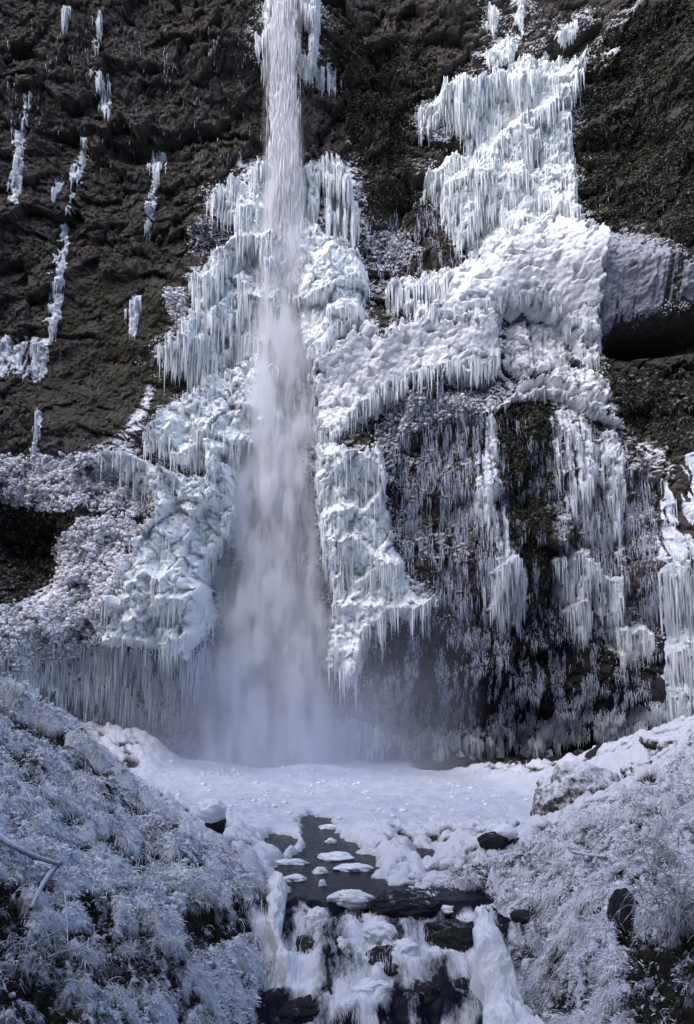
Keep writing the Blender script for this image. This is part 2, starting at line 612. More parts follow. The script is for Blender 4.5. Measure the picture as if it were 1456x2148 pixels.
# ------------------------------------------------------------------ the cliff
DEPTH = [  # photograph x, y, metres the wall stands forward of the 47 m plane
 (0,-150,1.5),(300,-150,1),(600,-150,2),(900,-150,1),(1200,-150,4),(1456,-150,9),
 (0,0,1),(300,0,.5),(550,0,1.6),(650,0,1.6),(800,0,.5),(1000,0,1.2),(1200,50,3),(1350,50,6),(1456,0,8.5),
 (0,300,.7),(300,300,.1),(480,300,0),(560,250,-.3),(640,300,-.3),(800,250,0),(1000,200,1.5),(1150,200,2.5),(1300,250,5),(1456,250,9.5),
 (0,600,1.5),(250,600,1.2),(450,500,1.5),(590,450,1.2),(720,450,1.5),(850,480,.8),(1000,450,2.5),(1150,400,3),(1300,400,5.2),(1456,430,9),
 (0,800,2.3),(200,800,2),(350,850,2),(450,650,2.2),(560,700,1.6),(680,680,3.6),(850,540,.8),(900,720,4.5),(1100,560,5),(1250,600,6.8),(1400,590,9.6),
 (1310,710,6.0),(1400,725,5.6),(1500,715,6.5),(1300,820,5.7),(1420,830,7.5),(600,850,1.8),(700,850,4.2),(1000,750,5.2),(1150,720,4.2),(1200,770,4.6),
 (820,930,4.6),(1000,900,6.4),(1200,890,7),(1350,950,7.5),(1470,1000,11),(850,1100,5.3),(1100,1100,6.3),(1300,1100,7.5),(1460,1200,11.5),
 (850,1350,4.5),(1100,1350,4.6),(1300,1350,6),(1460,1400,11),(800,1540,3.6),(1000,1560,4.2),(1200,1540,4.8),(1350,1500,6),(1460,1540,10),
 (760,1600,.3),(900,1608,.2),(1000,1612,.2),(1100,1610,.3),(1200,1600,.8),(900,1680,.2),(1100,1690,.2),(1300,1620,3),(0,950,4.5),(150,960,5.2),(300,960,5.4),(420,1010,5.2),(480,1050,4.2),
 (50,1150,3.4),(200,1150,6),(350,1150,6.3),(450,1150,5),(570,1050,1.8),(570,1250,1.8),(570,1450,1.5),(570,1600,1.2),(660,1250,2.6),
 (720,1000,4.6),(740,1200,5.2),(720,1400,4.2),(-50,1350,9),(0,1350,8),(200,1300,7.2),(350,1300,6.6),(200,1430,5.6),(350,1430,4.6),(60,1560,6),(300,1570,3.8),(450,1560,2),
 (-250,900,7),(-250,300,3),(-250,1300,12),(1700,300,16),(1700,900,17),(1700,1300,18),(600,1900,1),(1200,1900,3),(100,1900,6)]
DMAP = control_map(DEPTH, 95.0)

FROSTS = [  # region, frost amount, softness px
 ([(-100,955),(100,950),(215,948),(300,955),(345,1000),(340,1060),(280,1080),(200,1065),(100,1075),(-100,1010)], .50, 22),
 ([(-100,1290),(60,1260),(110,1210),(130,1110),(190,1080),(270,1090),(300,1110),(265,1170),(260,1260),(240,1340),(300,1400),(120,1480),(-100,1480)], .56, 25),
 ([(800,850),(860,830),(1000,815),(1090,790),(1200,770),(1270,780),(1300,860),(1320,890),(1260,890),(1150,850),(1080,850),(1010,880),(900,900),(810,960),(780,940)], .42, 20),
 ([(1050,640),(1270,560),(1280,680),(1265,750),(1200,775),(1050,800)], .50, 15),
 ([(1255,495),(1400,503),(1470,540),(1470,620),(1370,650),(1260,700)], .42, 34),
 ([(1195,130),(1240,60),(1320,-20),(1380,-20),(1290,150),(1230,270),(1200,300)], .36, 30),
 ([(1200,250),(1330,200),(1420,400),(1300,480),(1220,460)], .17, 60),
 ([(740,470),(800,430),(870,480),(900,540),(830,600),(770,600)], .36, 30),
 ([(720,260),(770,320),(760,480),(720,520)], .34, 25),
 ([(860,200),(930,200),(960,290),(900,310),(850,260)], .38, 22),
 ([(850,320),(900,320),(960,480),(960,560),(900,540),(860,420)], .26, 25),
 ([(1000,60),(1170,20),(1240,0),(1200,90),(1080,150),(960,180),(930,160)], .30, 25),
 ([(340,600),(400,615),(405,700),(370,690),(340,640)], .42, 14),
 ([(380,470),(470,440),(500,500),(440,560),(380,540)], .30, 18),
 ([(220,945),(290,850),(310,800),(330,800),(310,880),(280,945)], .42, 10),
 ([(520,345),(560,335),(560,395),(520,390)], .45, 10),
 ([(800,880),(1000,870),(1010,1080),(1000,1260),(870,1260),(820,1100)], .27, 25),
 ([(1150,850),(1330,900),(1400,1000),(1400,1350),(1180,1330),(1150,1100)], .27, 30),
 ([(640,340),(745,330),(775,480),(740,540),(780,640),(810,700),(760,720),(650,700)], .45, 18),
 ([(700,1320),(1000,1300),(1400,1350),(1420,1560),(720,1580)], .10, 50),
 ([(300,900),(480,930),(480,990),(330,990)], .30, 20),
 ([(1290,900),(1400,930),(1430,1010),(1380,1000)], .36, 16),
 ([(430,1000),(690,900),(700,1640),(400,1640)], .42, 40),
 ([(-100,1440),(420,1400),(720,1450),(720,1600),(-100,1600)], .40, 40),
]
FMAP = np.zeros(MPX.shape)
STMAP = np.zeros(MPX.shape)
for poly, v, soft in [([(800,870),(1000,870),(1050,1000),(1050,1250),(870,1260),(820,1100)], .40, 25), ([(1150,850),(1330,900),(1400,1000),(1400,1380),(1180,1330),(1140,1100)], .42, 30), ([(700,1300),(1000,1290),(1400,1380),(1420,1580),(720,1580)], .30, 40),
                      ([(-100,1330),(440,1350),(700,1300),(700,1600),(-100,1600)], .44, 40), ([(1050,650),(1270,600),(1265,760),(1060,800)], .36, 15), ([(1000,870),(1160,850),(1150,1280),(1080,1280)], .12, 20),
                      ([(0,30),(540,60),(550,330),(300,380),(0,420)], .17, 60), ([(730,440),(930,420),(970,560),(800,600),(740,520)], .36, 30), ([(240,610),(310,610),(310,700),(250,700)], .38, 12), ([(60,690),(110,690),(90,800),(-20,800),(-20,690)], .36, 16),
                      ([(430,1000),(690,950),(700,1640),(400,1640)], .42, 40), ([(330,880),(500,860),(500,1000),(340,1000)], .34, 20), ([(0,280),(60,180),(90,300),(60,430),(0,430)], .3, 20), ([(660,120),(740,130),(740,220),(660,200)], .3, 15)]:
    STMAP = np.maximum(STMAP, v * sstep(-soft, soft, sdf(poly)))
for poly, v, soft in FROSTS:
    FMAP = np.maximum(FMAP, v * sstep(-soft, soft, sdf(poly)))
MOSS = [([(130,600),(470,540),(360,860),(100,900),(40,760)], .9, 60), ([(1000,830),(1160,830),(1150,1280),(1080,1280)], 1.0, 20),
        ([(1230,60),(1456,0),(1500,480),(1240,480)], .8, 50), ([(1280,780),(1500,760),(1500,960),(1340,900)], 1.0, 30),
        ([(760,200),(1000,120),(1000,560),(780,560)], .7, 60), ([(0,300),(500,300),(450,560),(0,600)], .45, 60)]
MOSSMAP = np.zeros(MPX.shape)
for poly, v, soft in MOSS:
    MOSSMAP = np.maximum(MOSSMAP, v * sstep(-soft, soft, sdf(poly)))
WETSHADEMAP = np.maximum(sstep(-60, 60, sdf([(690,1180),(900,1230),(1100,1270),(1420,1330),(1456,1640),(400,1640),(420,1000),(690,1000)])), 0.7 * sstep(-40, 60, sdf([(0,1100),(120,1100),(120,1250),(0,1280)])))  # spray-wet rock, plus gloom of lower wall and left hollow painted in
SMOOTHMAP = sstep(-60, 60, sdf([(90,580),(470,540),(400,930),(60,940)])) * 0.6 + sstep(-40, 40, sdf([(1230,500),(1500,500),(1500,680),(1250,700)])) * 0.85

DX = 0.05
XS = np.arange(-23, 23.01, DX)
ZS = np.arange(-2.0, 50.5, DX)
WX, WZ = np.meshgrid(XS, ZS)
NZ, NX = WX.shape
WY = np.full(WX.shape, 46.0)
for _ in range(4):
    px, py = project(np.stack([WX, WY, WZ], -1))
    WY = 0.5 * WY + 0.5 * (47.0 - sample(DMAP, px, py))
px, py = project(np.stack([WX, WY, WZ], -1))
WYB = WY.copy()                                        # broad shape

def rock_relief(X, Z, calm):
    wx = X + 0.35 * fbm(X * 0.8, Z * 0.8, 3, 3); wz = Z + 0.35 * fbm(X * 0.8, Z * 0.8, 5, 3)
    big = 0.75 * fbm(X * 0.22, Z * 0.30, 11, 3)
    b1, k1 = facets(wx * 0.42, wz * 0.55, 21)
    b2, k2 = facets(wx * 1.15, wz * 1.35, 33)
    b3, k3 = facets(wx * 2.9, wz * 3.3, 44)
    b4, k4 = facets(wx * 6.5, wz * 6.8, 45)
    patch = sstep(-0.25, 0.35, fbm(X * 0.3, Z * 0.3, 56, 3))
    blocks = 0.75 * b1 - 0.12 * k1
    knobs = (0.30 * b2 - 0.17 * k2) * (0.5 + 0.7 * patch)
    small = (0.12 * b3 - 0.08 * k3) * (1.3 - 0.6 * patch)
    tiny = 0.07 * b4
    fine = 0.09 * fbm(X * 5, Z * 5, 66, 4)
    return big + (blocks + knobs) * (1 - calm) + (small + tiny) * (1 - 0.55 * calm) + fine + calm * 0.9 * ridged(wx * 0.16 + wz * 0.10, wz * 0.16 - wx * 0.1, 77, 2)

CALM = sample(SMOOTHMAP, px, py)
RELIEF = rock_relief(WX, WZ, CALM)
WY = WYB - RELIEF
# dark slots and hollows that the photograph shows in the rock
for cx, cyy, rx, ry, dep in [(1365, 718, 100, 26, 2.6), (310, 30+290, 45, 9, .9), (130, 278, 30, 8, .8), (290, 312, 60, 12, .9), (55, 1150, 70, 70, 1.6),
                              (420, 285, 60, 9, .7), (1122, 344, 9, 17, 1.0), (1195, 725, 9, 22, .8), (30, 108, 25, 6, .5), (370, 90, 50, 6, .5), (310, 150, 20, 7, .6)]:
    q = ((px - cx) / rx) ** 2 + ((py - cyy) / ry) ** 2
    WY += dep * np.exp(-q ** 1.4) * (1 + 0.4 * perlin(WX * 1.5, WZ * 1.5, 71))
BANDS = [([(-40,105),(40,100),(90,118)],.5,14),([(330,95),(420,84),(480,92)],.6,12),([(90,268),(140,276),(200,290)],.6,16),([(190,278),(240,300),(300,300),(350,285)],.9,22),([(350,286),(430,280),(520,292),(560,310)],.7,20),
         ([(440,395),(360,470),(300,500)],.5,18),([(0,690),(90,705),(200,715)],.6,16),([(240,590),(330,570),(390,600)],.6,20),([(760,330),(860,320),(930,340)],.6,18),([(700,180),(800,170),(900,185)],.6,18),
         ([(840,80),(930,70),(1010,90)],.6,16),([(0,480),(120,500),(260,470)],.5,18),([(820,420),(900,440),(960,430)],.5,18),([(1240,300),(1320,270),(1450,300)],.5,24),([(1240,420),(1340,400),(1460,420)],.6,24),
         ([(-40,180),(60,165),(150,175)],.4,14),([(220,150),(300,140),(380,160)],.4,14),([(1290,850),(1380,870),(1470,860)],.6,20)]
bwx, bwy = px + 14 * fbm(WX * .7, WZ * .7, 81, 3), py + 16 * fbm(WX * .6, WZ * .6, 82, 3)
bn = perlin(WX * 2, WZ * 2, 83)
for pts, A, dec in BANDS:
    A = A * 0.62
    p_ = np.array(sorted(pts), float)
    wpx, wpy = bwx, bwy
    d_ = wpy - np.interp(wpx, p_[:, 0], p_[:, 1])
    fx_ = sstep(p_[0, 0] - 30, p_[0, 0] + 10, wpx) * (1 - sstep(p_[-1, 0] - 10, p_[-1, 0] + 30, wpx))
    WY += A * fx_ * np.where(d_ < 0, sstep(-5, 0, d_), np.exp(-np.maximum(d_, 0) / dec) * (1 + 0.3 * bn))
    WY -= 0.35 * A * fx_ * np.where(d_ < 0, np.exp(np.minimum(d_, 0) / 25), 0)
WY = np.minimum(WY, 49.5)
PX, PY = project(np.stack([WX, WY, WZ], -1))
FR = sample(FMAP, PX, PY)
MO = sample(MOSSMAP, PX, PY)
F_, _u = grid_faces(NZ, NX)
cliff = mesh_obj('cliff', np.stack([WX, WY, WZ], -1).reshape(-1, 3), F_, M_ROCK, attrs={'frost': FR, 'moss': MO, 'streak': sample(STMAP, PX, PY), 'wet': sample(WETSHADEMAP, PX, PY)})
tag(cliff, 'dark brown basalt amphitheatre cliff dusted with frost behind the waterfall', 'cliff', kind='structure')

def wall_at(X, Z, field):
    x = np.clip((X - XS[0]) / DX, 0, NX - 1.001); z = np.clip((Z - ZS[0]) / DX, 0, NZ - 1.001)
    ix = x.astype(int); iz = z.astype(int); fx = x - ix; fz = z - iz
    return (field[iz, ix] * (1 - fx) + field[iz, ix + 1] * fx) * (1 - fz) + (field[iz + 1, ix] * (1 - fx) + field[iz + 1, ix + 1] * fx) * fz

def on_wall(px_, py_, field=None):
    """the wall point seen at a photograph pixel"""
    field = WY if field is None else field
    px_ = np.asarray(px_, float); py_ = np.asarray(py_, float)
    Y = np.full(px_.shape, 43.0)
    for _ in range(8):
        X, _y, Z = at(px_, py_, Y)
        Y = 0.4 * Y + 0.6 * wall_at(X, Z, field)
    X, _y, Z = at(px_, py_, Y)
    return np.stack([X, Y, Z], -1)

# shared noise for all the ice
FLUTE = (1 - np.abs(perlin(WX * 3.2 + 0.5 * perlin(WX, WZ * 0.5, 5), WZ * 0.22, 101)) * 1.7) * 0.35 + (1 - np.abs(perlin(WX * 6.5, WZ * 0.35, 102)) * 1.7) * 0.40 + (1 - np.abs(perlin(WX * 11, WZ * 0.5, 103)) * 1.7) * 0.25
KNOB = 0.55 * dome(WX * 1.5 + 0.2 * perlin(WX, WZ, 9), WZ * 1.3, 111) + 0.30 * dome(WX * 3.1, WZ * 2.7, 112) + 0.16 * dome(WX * 6.2, WZ * 5.6, 113)
BIGD = 0.8 * dome(WX * 0.85 + 0.3 * perlin(WX * .8, WZ * .8, 19), WZ * 0.58, 115) + 0.5 * dome(WX * 1.6, WZ * 0.95, 116)
LUMP = fbm(WX * 0.9, WZ * 0.9, 121, 3, 0.38)
FINE = fbm(WX * 6, WZ * 6, 122, 3)
DRIP = np.clip(0.45 + 0.6 * perlin(WX * 0.9, WZ * 0.08, 131) + 0.6 * perlin(WX * 3.7, WZ * 0.1, 132) + 0.5 * perlin(WX * 8, WZ * 0.2, 133), 0, 2)
STREAK = 0.5 + 0.45 * perlin(WX * 1.6 + 0.3 * perlin(WX * 0.6, WZ * 0.3, 8), WZ * 0.10, 141) + 0.45 * perlin(WX * 5.0, WZ * 0.28, 142) + 0.22 * perlin(WX * 9, WZ * 0.8, 143)
EDGE = fbm(WX * 2.2, WZ * 2.2, 151, 4)
BIGHOLE = fbm(WX * 0.55, WZ * 0.4, 161, 3)

ICE_TOP = WY.copy()                                     # front-most surface incl. ice

ICE_POLYS = []
ALL_POLYS = []
def ice_mass(name, label, cat, polys, ledges=(), thick=0.6, knob=0.5, flute=0.15, lump=0.25, drip=30, cover=None, edge=0.35,
             material=None, icicles=0, ic_len=(0.25, 1.5), group=None, holes=(), soft=0.35, smoothbase=0.0, material2=None, big=0.15, dents=0.0):
    S = sdf(polys)
    if material2 is not None and name == 'ice_streak':
        S = S - (4.0 if thick < .1 else 0.0)
    ALL_POLYS.append(S)
    if material2 is None:
        ICE_POLYS.append(S)
    if holes:
        S = np.minimum(S, -sdf(list(holes) if isinstance(holes[0][0], (list, tuple)) else [holes]))
    allp = np.array([q for p in (polys if isinstance(polys[0][0], (list, tuple)) else [polys]) for q in p], float)
    near = (PX > allp[:, 0].min() - 70) & (PX < allp[:, 0].max() + 70) & (PY > allp[:, 1].min() - 80) & (PY < allp[:, 1].max() + 110)
    rows = np.where(near.any(1))[0]; cols = np.where(near.any(0))[0]
    w_ = (slice(rows[0], rows[-1] + 1), slice(cols[0], cols[-1] + 1))
    X, Z = WX[w_], WZ[w_]
    shp = X.shape
    base = WY[w_] * (1 - smoothbase) + (WYB[w_] - 0.25) * smoothbase
    ed, fl, kn, lm, fi, st_ = EDGE[w_], FLUTE[w_], KNOB[w_], LUMP[w_], FINE[w_], STREAK[w_]
    qx, qy = project(np.stack([X, base - thick, Z], -1))
    wob = 10 * ed
    s = sample(S, qx + wob, qy + wob * 0.7)
    if drip:
        s = np.maximum(s, np.minimum(sample(S, qx, qy - drip * DRIP[w_]), 14 * DRIP[w_]))
    s = s / 38.0 + edge * ed
    if cover is not None:
        s = np.minimum(s, (st_ - (1 - cover)) * 0.9)
    ins = sstep(0, 1, s / max(soft, 1e-3))
    if ledges:
        L, T, Hh = ledge_maps(ledges)
        wx_, wy_ = qx + 9 * lm, qy + 12 * lm + 5 * fi
        L = sample(L, wx_, wy_); T = sample(T, wx_, wy_); Hh = sample(Hh, wx_, wy_)
    else:
        L = np.zeros(shp); T = np.full(shp, 0.4); Hh = np.full(shp, 0.6)
    disp = thick + lump * lm + 1.3 * L * (1 - 0.35 * min(1, big)) + big * BIGD[w_] + knob * kn * (0.35 + 0.65 * T) * (1 - 0.45 * Hh) + flute * (fl - 0.4) * (0.25 + 1.3 * Hh) * (1 - 0.7 * T) + (0.10 if big < .6 else 0.035) * fi
    if dents:
        disp = disp - dents * sstep(.12, .5, fbm(X * 1.25 + .4 * lm, Z * 1.7, 171, 3)) * (1 - .7 * T) + .10 * dome(X * 3.2, Z * 3.0, 172)
    if big >= .6:                                      # melt and refreeze has rounded these lumps
        for _ in range(4):
            q_ = np.pad(disp, 1, mode='edge')
            disp = 0.4 * disp + 0.15 * (q_[:-2, 1:-1] + q_[2:, 1:-1] + q_[1:-1, :-2] + q_[1:-1, 2:])
        disp = disp + 0.05 * (fl - .4) + 0.02 * fi
    top = np.where(s > 0, np.maximum(disp, 0.06) * ins, 0) + np.minimum(s, 0) * 0.9
    Y = base - top
    keep = (top > -0.22) & (s > -0.4)
    F, used = grid_faces(shp[0], shp[1], keep)
    if F is None or len(F) == 0:
        print('empty', label)
        return None
    V = np.stack([X.ravel()[used], Y.ravel()[used], Z.ravel()[used]], -1)
    c = np.median(V, 0); zb = V[:, 2].min()
    icg = None
    if icicles:
        icicles = int(icicles * 0.62)
        # icicles hang where the ice stands out over what is below it
        lip = np.roll(Y, 5, 0) - Y
        wgt = np.clip(lip - 0.02, 0, 0.6) * (s > 0.05) * keep + 0.01 * (s > 0.02) * Hh
        if material is not None:
            wgt = ((sample(S, qx, qy) > 2) & (sample(S, qx, qy + 22) < 0) & keep).astype(float)
        wgt = wgt * (0.03 + np.clip(st_, 0, 1.2) ** 2)
        wgt[:6] = 0
        cum = np.cumsum(wgt.ravel())
        if cum[-1] > 0:
            r_ = np.random.default_rng(len(label) * 7 + int(abs(c[0]) * 10))
            k = np.clip(np.searchsorted(cum, r_.uniform(0, cum[-1], icicles)), 0, cum.size - 1)
            P = np.stack([X.ravel()[k] + r_.uniform(-DX, DX, icicles), Y.ravel()[k] + 0.10, Z.ravel()[k] + 0.12], -1)
            ln = ic_len[0] + (ic_len[1] - ic_len[0]) * r_.beta(1.2, 3.2, icicles)
            rad = np.clip(0.009 + 0.012 * ln + r_.uniform(0, 0.012, icicles), 0.01, 0.045)
            P[:, 1] -= r_.uniform(0.0, 0.16, icicles)
            icg = cones(P, ln + 0.12, rad, r_.normal(0, 0.015, (icicles, 2)), seed=3)
    off = np.array([c[0], c[1], zb])
    if icg is None:
        o = mesh_obj(name, V - off, F, material or material2 or M_ICE)
        o.location = off
        tag(o, label, cat, group)
    else:
        o = thing(name, label, cat, off, group)
        mesh_obj('ice_sheet', V - off, F, material or material2 or M_ICE, o)
        ic = mesh_obj('icicles', icg[0] - off, icg[1], material2 or M_ICE, o)
        ic['kind'] = 'stuff'
    ICE_TOP[w_] = np.where(keep, np.minimum(ICE_TOP[w_], Y), ICE_TOP[w_])
    return o

# --- around the lip of the fall
ice_mass('ice_column', 'thin ragged white ice rim left of the top of the waterfall', 'ice column',
         [[(552,-60),(578,-60),(574,60),(568,110),(558,148),(548,132),(550,70)], [(533,60),(545,62),(546,108),(538,112)]], thick=.7, knob=.4, flute=.3, icicles=300, drip=10, edge=.2)
ice_mass('ice_column', 'broad white ice column right of the top of the waterfall', 'ice column',
         [[(622,-60),(674,-60),(669,60),(661,120),(655,152),(640,148),(628,135),(618,80)]], thick=.7, knob=.8, flute=.3, icicles=500, drip=14, edge=.2,
         holes=[[(628,30),(640,20),(648,60),(644,110),(632,105)]])
# --- left of the fall
LB = [([(440,430),(470,400),(520,385),(575,372)],.8,50),([(500,465),(530,440),(548,443),(560,455)],.5,40),([(448,533),(476,540),(509,522),(541,511),(575,505)],.9,55),
      ([(400,583),(430,586),(452,575),(480,570)],.4,40),([(408,657),(431,622),(461,614),(481,599),(520,590)],.6,45),([(448,672),(488,639),(514,625),(534,639),(560,650)],.8,60),
      ([(328,745),(370,712),(405,710),(421,722),(450,720)],.9,60)]
ice_mass('ice_cascade', 'tall tiered ice cascade left of the falling water with long icicles', 'ice cascade',
         [(575,345),(540,342),(520,352),(512,372),(530,385),(548,388),(480,392),(458,405),(440,430),(470,445),(488,462),(498,500),(470,528),(448,540),(436,560),(415,578),(402,590),
          (410,612),(428,612),(415,650),(385,690),(410,700),(365,712),(335,735),(328,750),(360,745),(385,765),(400,780),(430,795),(470,775),(510,752),(545,735),(600,735),(600,500)],
         LB, thick=.3, big=.4, knob=.5, flute=.25, lump=.2, drip=26, icicles=3400, ic_len=(.3,2.2), edge=.45)
ice_mass('ice_apron', 'lumpy diagonal white ice apron below the left icicle tiers', 'ice apron',
         [(600,720),(545,735),(510,765),(480,790),(425,825),(375,850),(345,872),(315,905),(298,938),(325,925),(350,945),(390,975),(425,975),(465,960),(500,960),(600,900)],
         [([(300,930),(345,875),(420,828),(480,785),(545,735),(600,715)],1.1,75),([(330,930),(390,900),(450,890),(520,860)],.5,40)], thick=.25, knob=.75, flute=.16, drip=20, big=.8, icicles=900, ic_len=(.3,1.6), edge=.3)
CL = [([(215,955),(262,948),(320,982),(380,1000),(425,1006)],.6,60),([(420,1006),(442,985),(465,970),(490,985),(520,1000)],.8,60),([(260,1185),(295,1120),(330,1075),(360,1060)],.6,40),
      ([(280,1235),(320,1205),(350,1220),(400,1180)],.7,40),([(220,1265),(260,1255),(320,1245),(345,1252)],.6,40),([(330,1275),(360,1252),(385,1260),(420,1240)],.6,45),
      ([(270,1300),(290,1288),(320,1305)],.5,30),([(345,1320),(360,1315),(380,1340),(410,1330)],.6,40),([(215,1345),(260,1340),(330,1345),(400,1362)],.5,80)]
ice_mass('ice_mound', 'bulging blue white ice mound left of the foot of the waterfall', 'ice mound',
         [(215,955),(262,948),(300,958),(335,985),(385,1000),(425,1008),(440,985),(462,968),(492,985),(505,1080),(480,1140),(448,1180),(438,1230),(455,1280),(432,1330),(395,1375),(350,1390),
          (330,1362),(270,1352),(220,1345),(235,1290),(200,1275),(225,1250),(265,1245),(250,1200),(265,1170),(300,1110),(335,1060),(300,1020),(255,1000)],
         CL, thick=.3, knob=.8, flute=.12, lump=.3, drip=16, big=1.0, icicles=600, ic_len=(.25,1.6), edge=.4)
# --- right of the fall, upper and middle
ice_mass('ice_cascade', 'upper icicle tiers just right of the falling water', 'ice cascade',
         [(600,360),(628,362),(655,348),(690,338),(718,345),(738,372),(742,405),(758,440),(756,478),(738,500),(722,515),(695,508),(668,480),(640,465),(600,465)],
         [([(600,366),(638,365),(660,350),(706,338),(730,350)],.6,60),([(700,463),(731,456),(751,461)],.6,40),([(640,420),(680,405),(720,420)],.4,45)],
         thick=.3, knob=.4, flute=.35, drip=20, icicles=1500, ic_len=(.3,1.5), cover=.72, edge=.4)
ice_mass('ice_cascade', 'stepped snowy ice ledges right of the falling water, halfway down', 'ice cascade',
         [(610,470),(632,466),(668,482),(700,516),(738,528),(760,545),(775,580),(770,625),(760,650),(768,675),(730,690),(700,715),(685,745),(660,775),(635,775),(620,650)],
         [([(610,470),(630,466),(655,471),(683,496),(700,516)],.7,32),([(638,516),(658,501),(685,524),(706,525),(741,526)],.9,40),([(653,591),(665,561),(706,546),(756,546)],1.0,50),
          ([(650,634),(673,622),(700,619)],.7,45),([(685,669),(711,658),(751,658),(768,674)],.9,36)], thick=.3, big=.7, knob=.6, flute=.2, drip=12, icicles=700, ic_len=(.25,1.2), edge=.3)
ice_mass('snow_ledge', 'long thin snow covered ledge with a row of icicles under it', 'snow ledge',
         [(806,600),(870,594),(900,582),(945,573),(985,552),(1000,575),(945,610),(930,622),(880,630),(830,640),(812,630)],
         [([(806,604),(870,597),(900,585),(945,574),(1000,550)],1.0,38)], thick=.4, knob=.25, flute=.25, drip=40, icicles=1000, ic_len=(.4,1.9), material=M_SNOWICE, edge=.25)
ice_mass('snow_slope', 'large smooth snow hump sloping down from the right cascade', 'snow slope',
         [(930,600),(977,570),(1002,548),(1040,522),(1082,494),(1112,487),(1147,475),(1180,484),(1215,497),(1248,494),(1258,491),(1272,505),(1275,535),(1266,560),(1262,640),(1255,700),(1215,700),
          (1190,680),(1130,640),(1060,640),(1050,655),(985,672),(935,690),(888,690),(900,655),(925,635)],
         [([(885,672),(900,655),(930,620),(977,582),(1002,549),(1082,495),(1147,477),(1215,498),(1262,492)],1.3,130),([(935,688),(985,662),(1030,655)],.3,20)],
         thick=.5, big=.22, knob=.14, flute=.015, lump=.22, drip=16, dents=.42, icicles=700, ic_len=(.2,.9), material=M_SNOWICE, edge=.6, smoothbase=.9)
M_RIME = ice_material('grey_rime', (0.34, 0.36, 0.42), (0.13, 0.14, 0.18), streak=False, dirt=.3)
ice_mass('frost_crust', 'grey crust of rime on the rounded rock dome at the right above the dark overhang', 'frost crust',
         [(1235,510),(1280,490),(1400,508),(1470,548),(1470,620),(1380,648),(1300,668),(1268,700),(1250,690),(1240,600)], thick=.06, big=.0, knob=.26, flute=.02, lump=.05, drip=8, cover=.74, edge=1.0, material=M_RIME)
ice_mass('ice_curtain', 'grey translucent ice curtain hanging under the big snow hump', 'ice curtain',
         [(1140,600),(1262,560),(1266,700),(1262,745),(1235,750),(1215,720),(1195,690),(1150,660)], thick=.45, knob=.15, flute=.35, drip=34, icicles=600, ic_len=(.3,1.8), cover=.85, edge=.4)
ice_mass('ice_sheet_patch', 'frosted flat ice sheet on the vertical rock below the snow hump', 'ice sheet',
         [(1062,690),(1120,660),(1190,690),(1195,760),(1120,790),(1062,775)], thick=.3, knob=.3, flute=.05, drip=20, cover=.86, edge=.6, material=M_SNOWICE)
ice_mass('snow_slope', 'broad rounded snow apron beside the middle of the falling water', 'snow slope',
         [(650,760),(672,752),(700,735),(726,717),(755,695),(775,690),(801,712),(834,692),(880,688),(930,688),(985,680),(1015,669),(1042,686),(1051,720),(1044,760),(1022,784),(985,786),(930,790),(880,802),
          (830,822),(790,840),(760,868),(725,900),(700,915),(665,915),(655,870),(652,820)],
         [([(650,760),(675,752),(726,718),(766,692),(801,712),(834,692),(880,688),(985,680),(1028,668),(1057,676)],1.3,95)], thick=.55, big=.22, knob=.14, flute=.015, lump=.22, drip=14, icicles=1000,
         ic_len=(.3,1.5), dents=.42, material=M_SNOWICE, edge=.6, smoothbase=.9)
# --- upper right cascade
FL = [([(925,205),(948,197),(1013,180),(1048,170),(1078,153),(1158,156),(1200,150),(1225,130)],1.0,75),([(1018,342),(1045,312),(1078,286),(1110,265),(1145,245)],.95,50),([(1145,290),(1170,258),(1205,255)],.5,60),
      ([(883,387),(953,346),(1008,346)],.8,42),([(933,412),(968,390),(1008,366),(1030,380)],.9,60),([(1023,425),(1038,408),(1056,416)],.6,70),([(1058,386),(1088,374),(1110,386)],.6,80),([(1155,326),(1200,318)],.5,70),
      ([(1150,446),(1210,446)],.4,36),([(880,265),(905,250),(930,245)],.4,30)]
ice_mass('ice_cascade', 'big frozen side cascade of white icicle tiers high on the right cliff', 'ice cascade',
         [(928,200),(948,197),(1013,178),(1048,170),(1078,152),(1158,155),(1198,150),(1228,122),(1225,150),(1200,200),(1200,280),(1207,350),(1214,425),(1220,490),(1185,488),(1153,475),(1088,490),(1048,530),(978,525),
          (953,480),(933,440),(918,402),(885,392),(890,372),(950,345),(1008,342),(983,318),(983,280),(963,268),(928,250),(885,268),(878,240),(913,208)],
         FL, thick=.25, big=.45, knob=.5, flute=.28, lump=.2, drip=30, icicles=4200, ic_len=(.25,1.9), edge=.4, holes=[(1114,332),(1128,326),(1132,355),(1118,360)])
for k, (pl, lb) in enumerate([
    ([(1025,5),(1050,15),(1040,65),(1024,40)], 'small icicle cluster at the top edge of the right cliff, leftmost'),
    ([(1084,-30),(1106,-30),(1100,52),(1086,40)], 'narrow icicle cluster reaching the top of the picture on the right cliff'),
    ([(1020,105),(1060,78),(1095,70),(1080,100),(1074,118),(1040,128),(1015,115)], 'jagged icicle ledge below the two small top clusters'),
    ([(1088,148),(1110,115),(1150,105),(1160,110),(1120,125),(1100,150)], 'thin curved snow strip just above the right cascade'),
    ([(1160,75),(1200,45),(1228,35),(1200,65),(1175,82)], 'slanting frosted shelf at the upper right of the cliff')]):
    ice_mass('icicle_cluster', lb, 'icicle cluster', pl, thick=.35, knob=.4, flute=.25, drip=14, icicles=150, ic_len=(.2,.9), edge=.3, group='small ice clusters on the right cliff top')
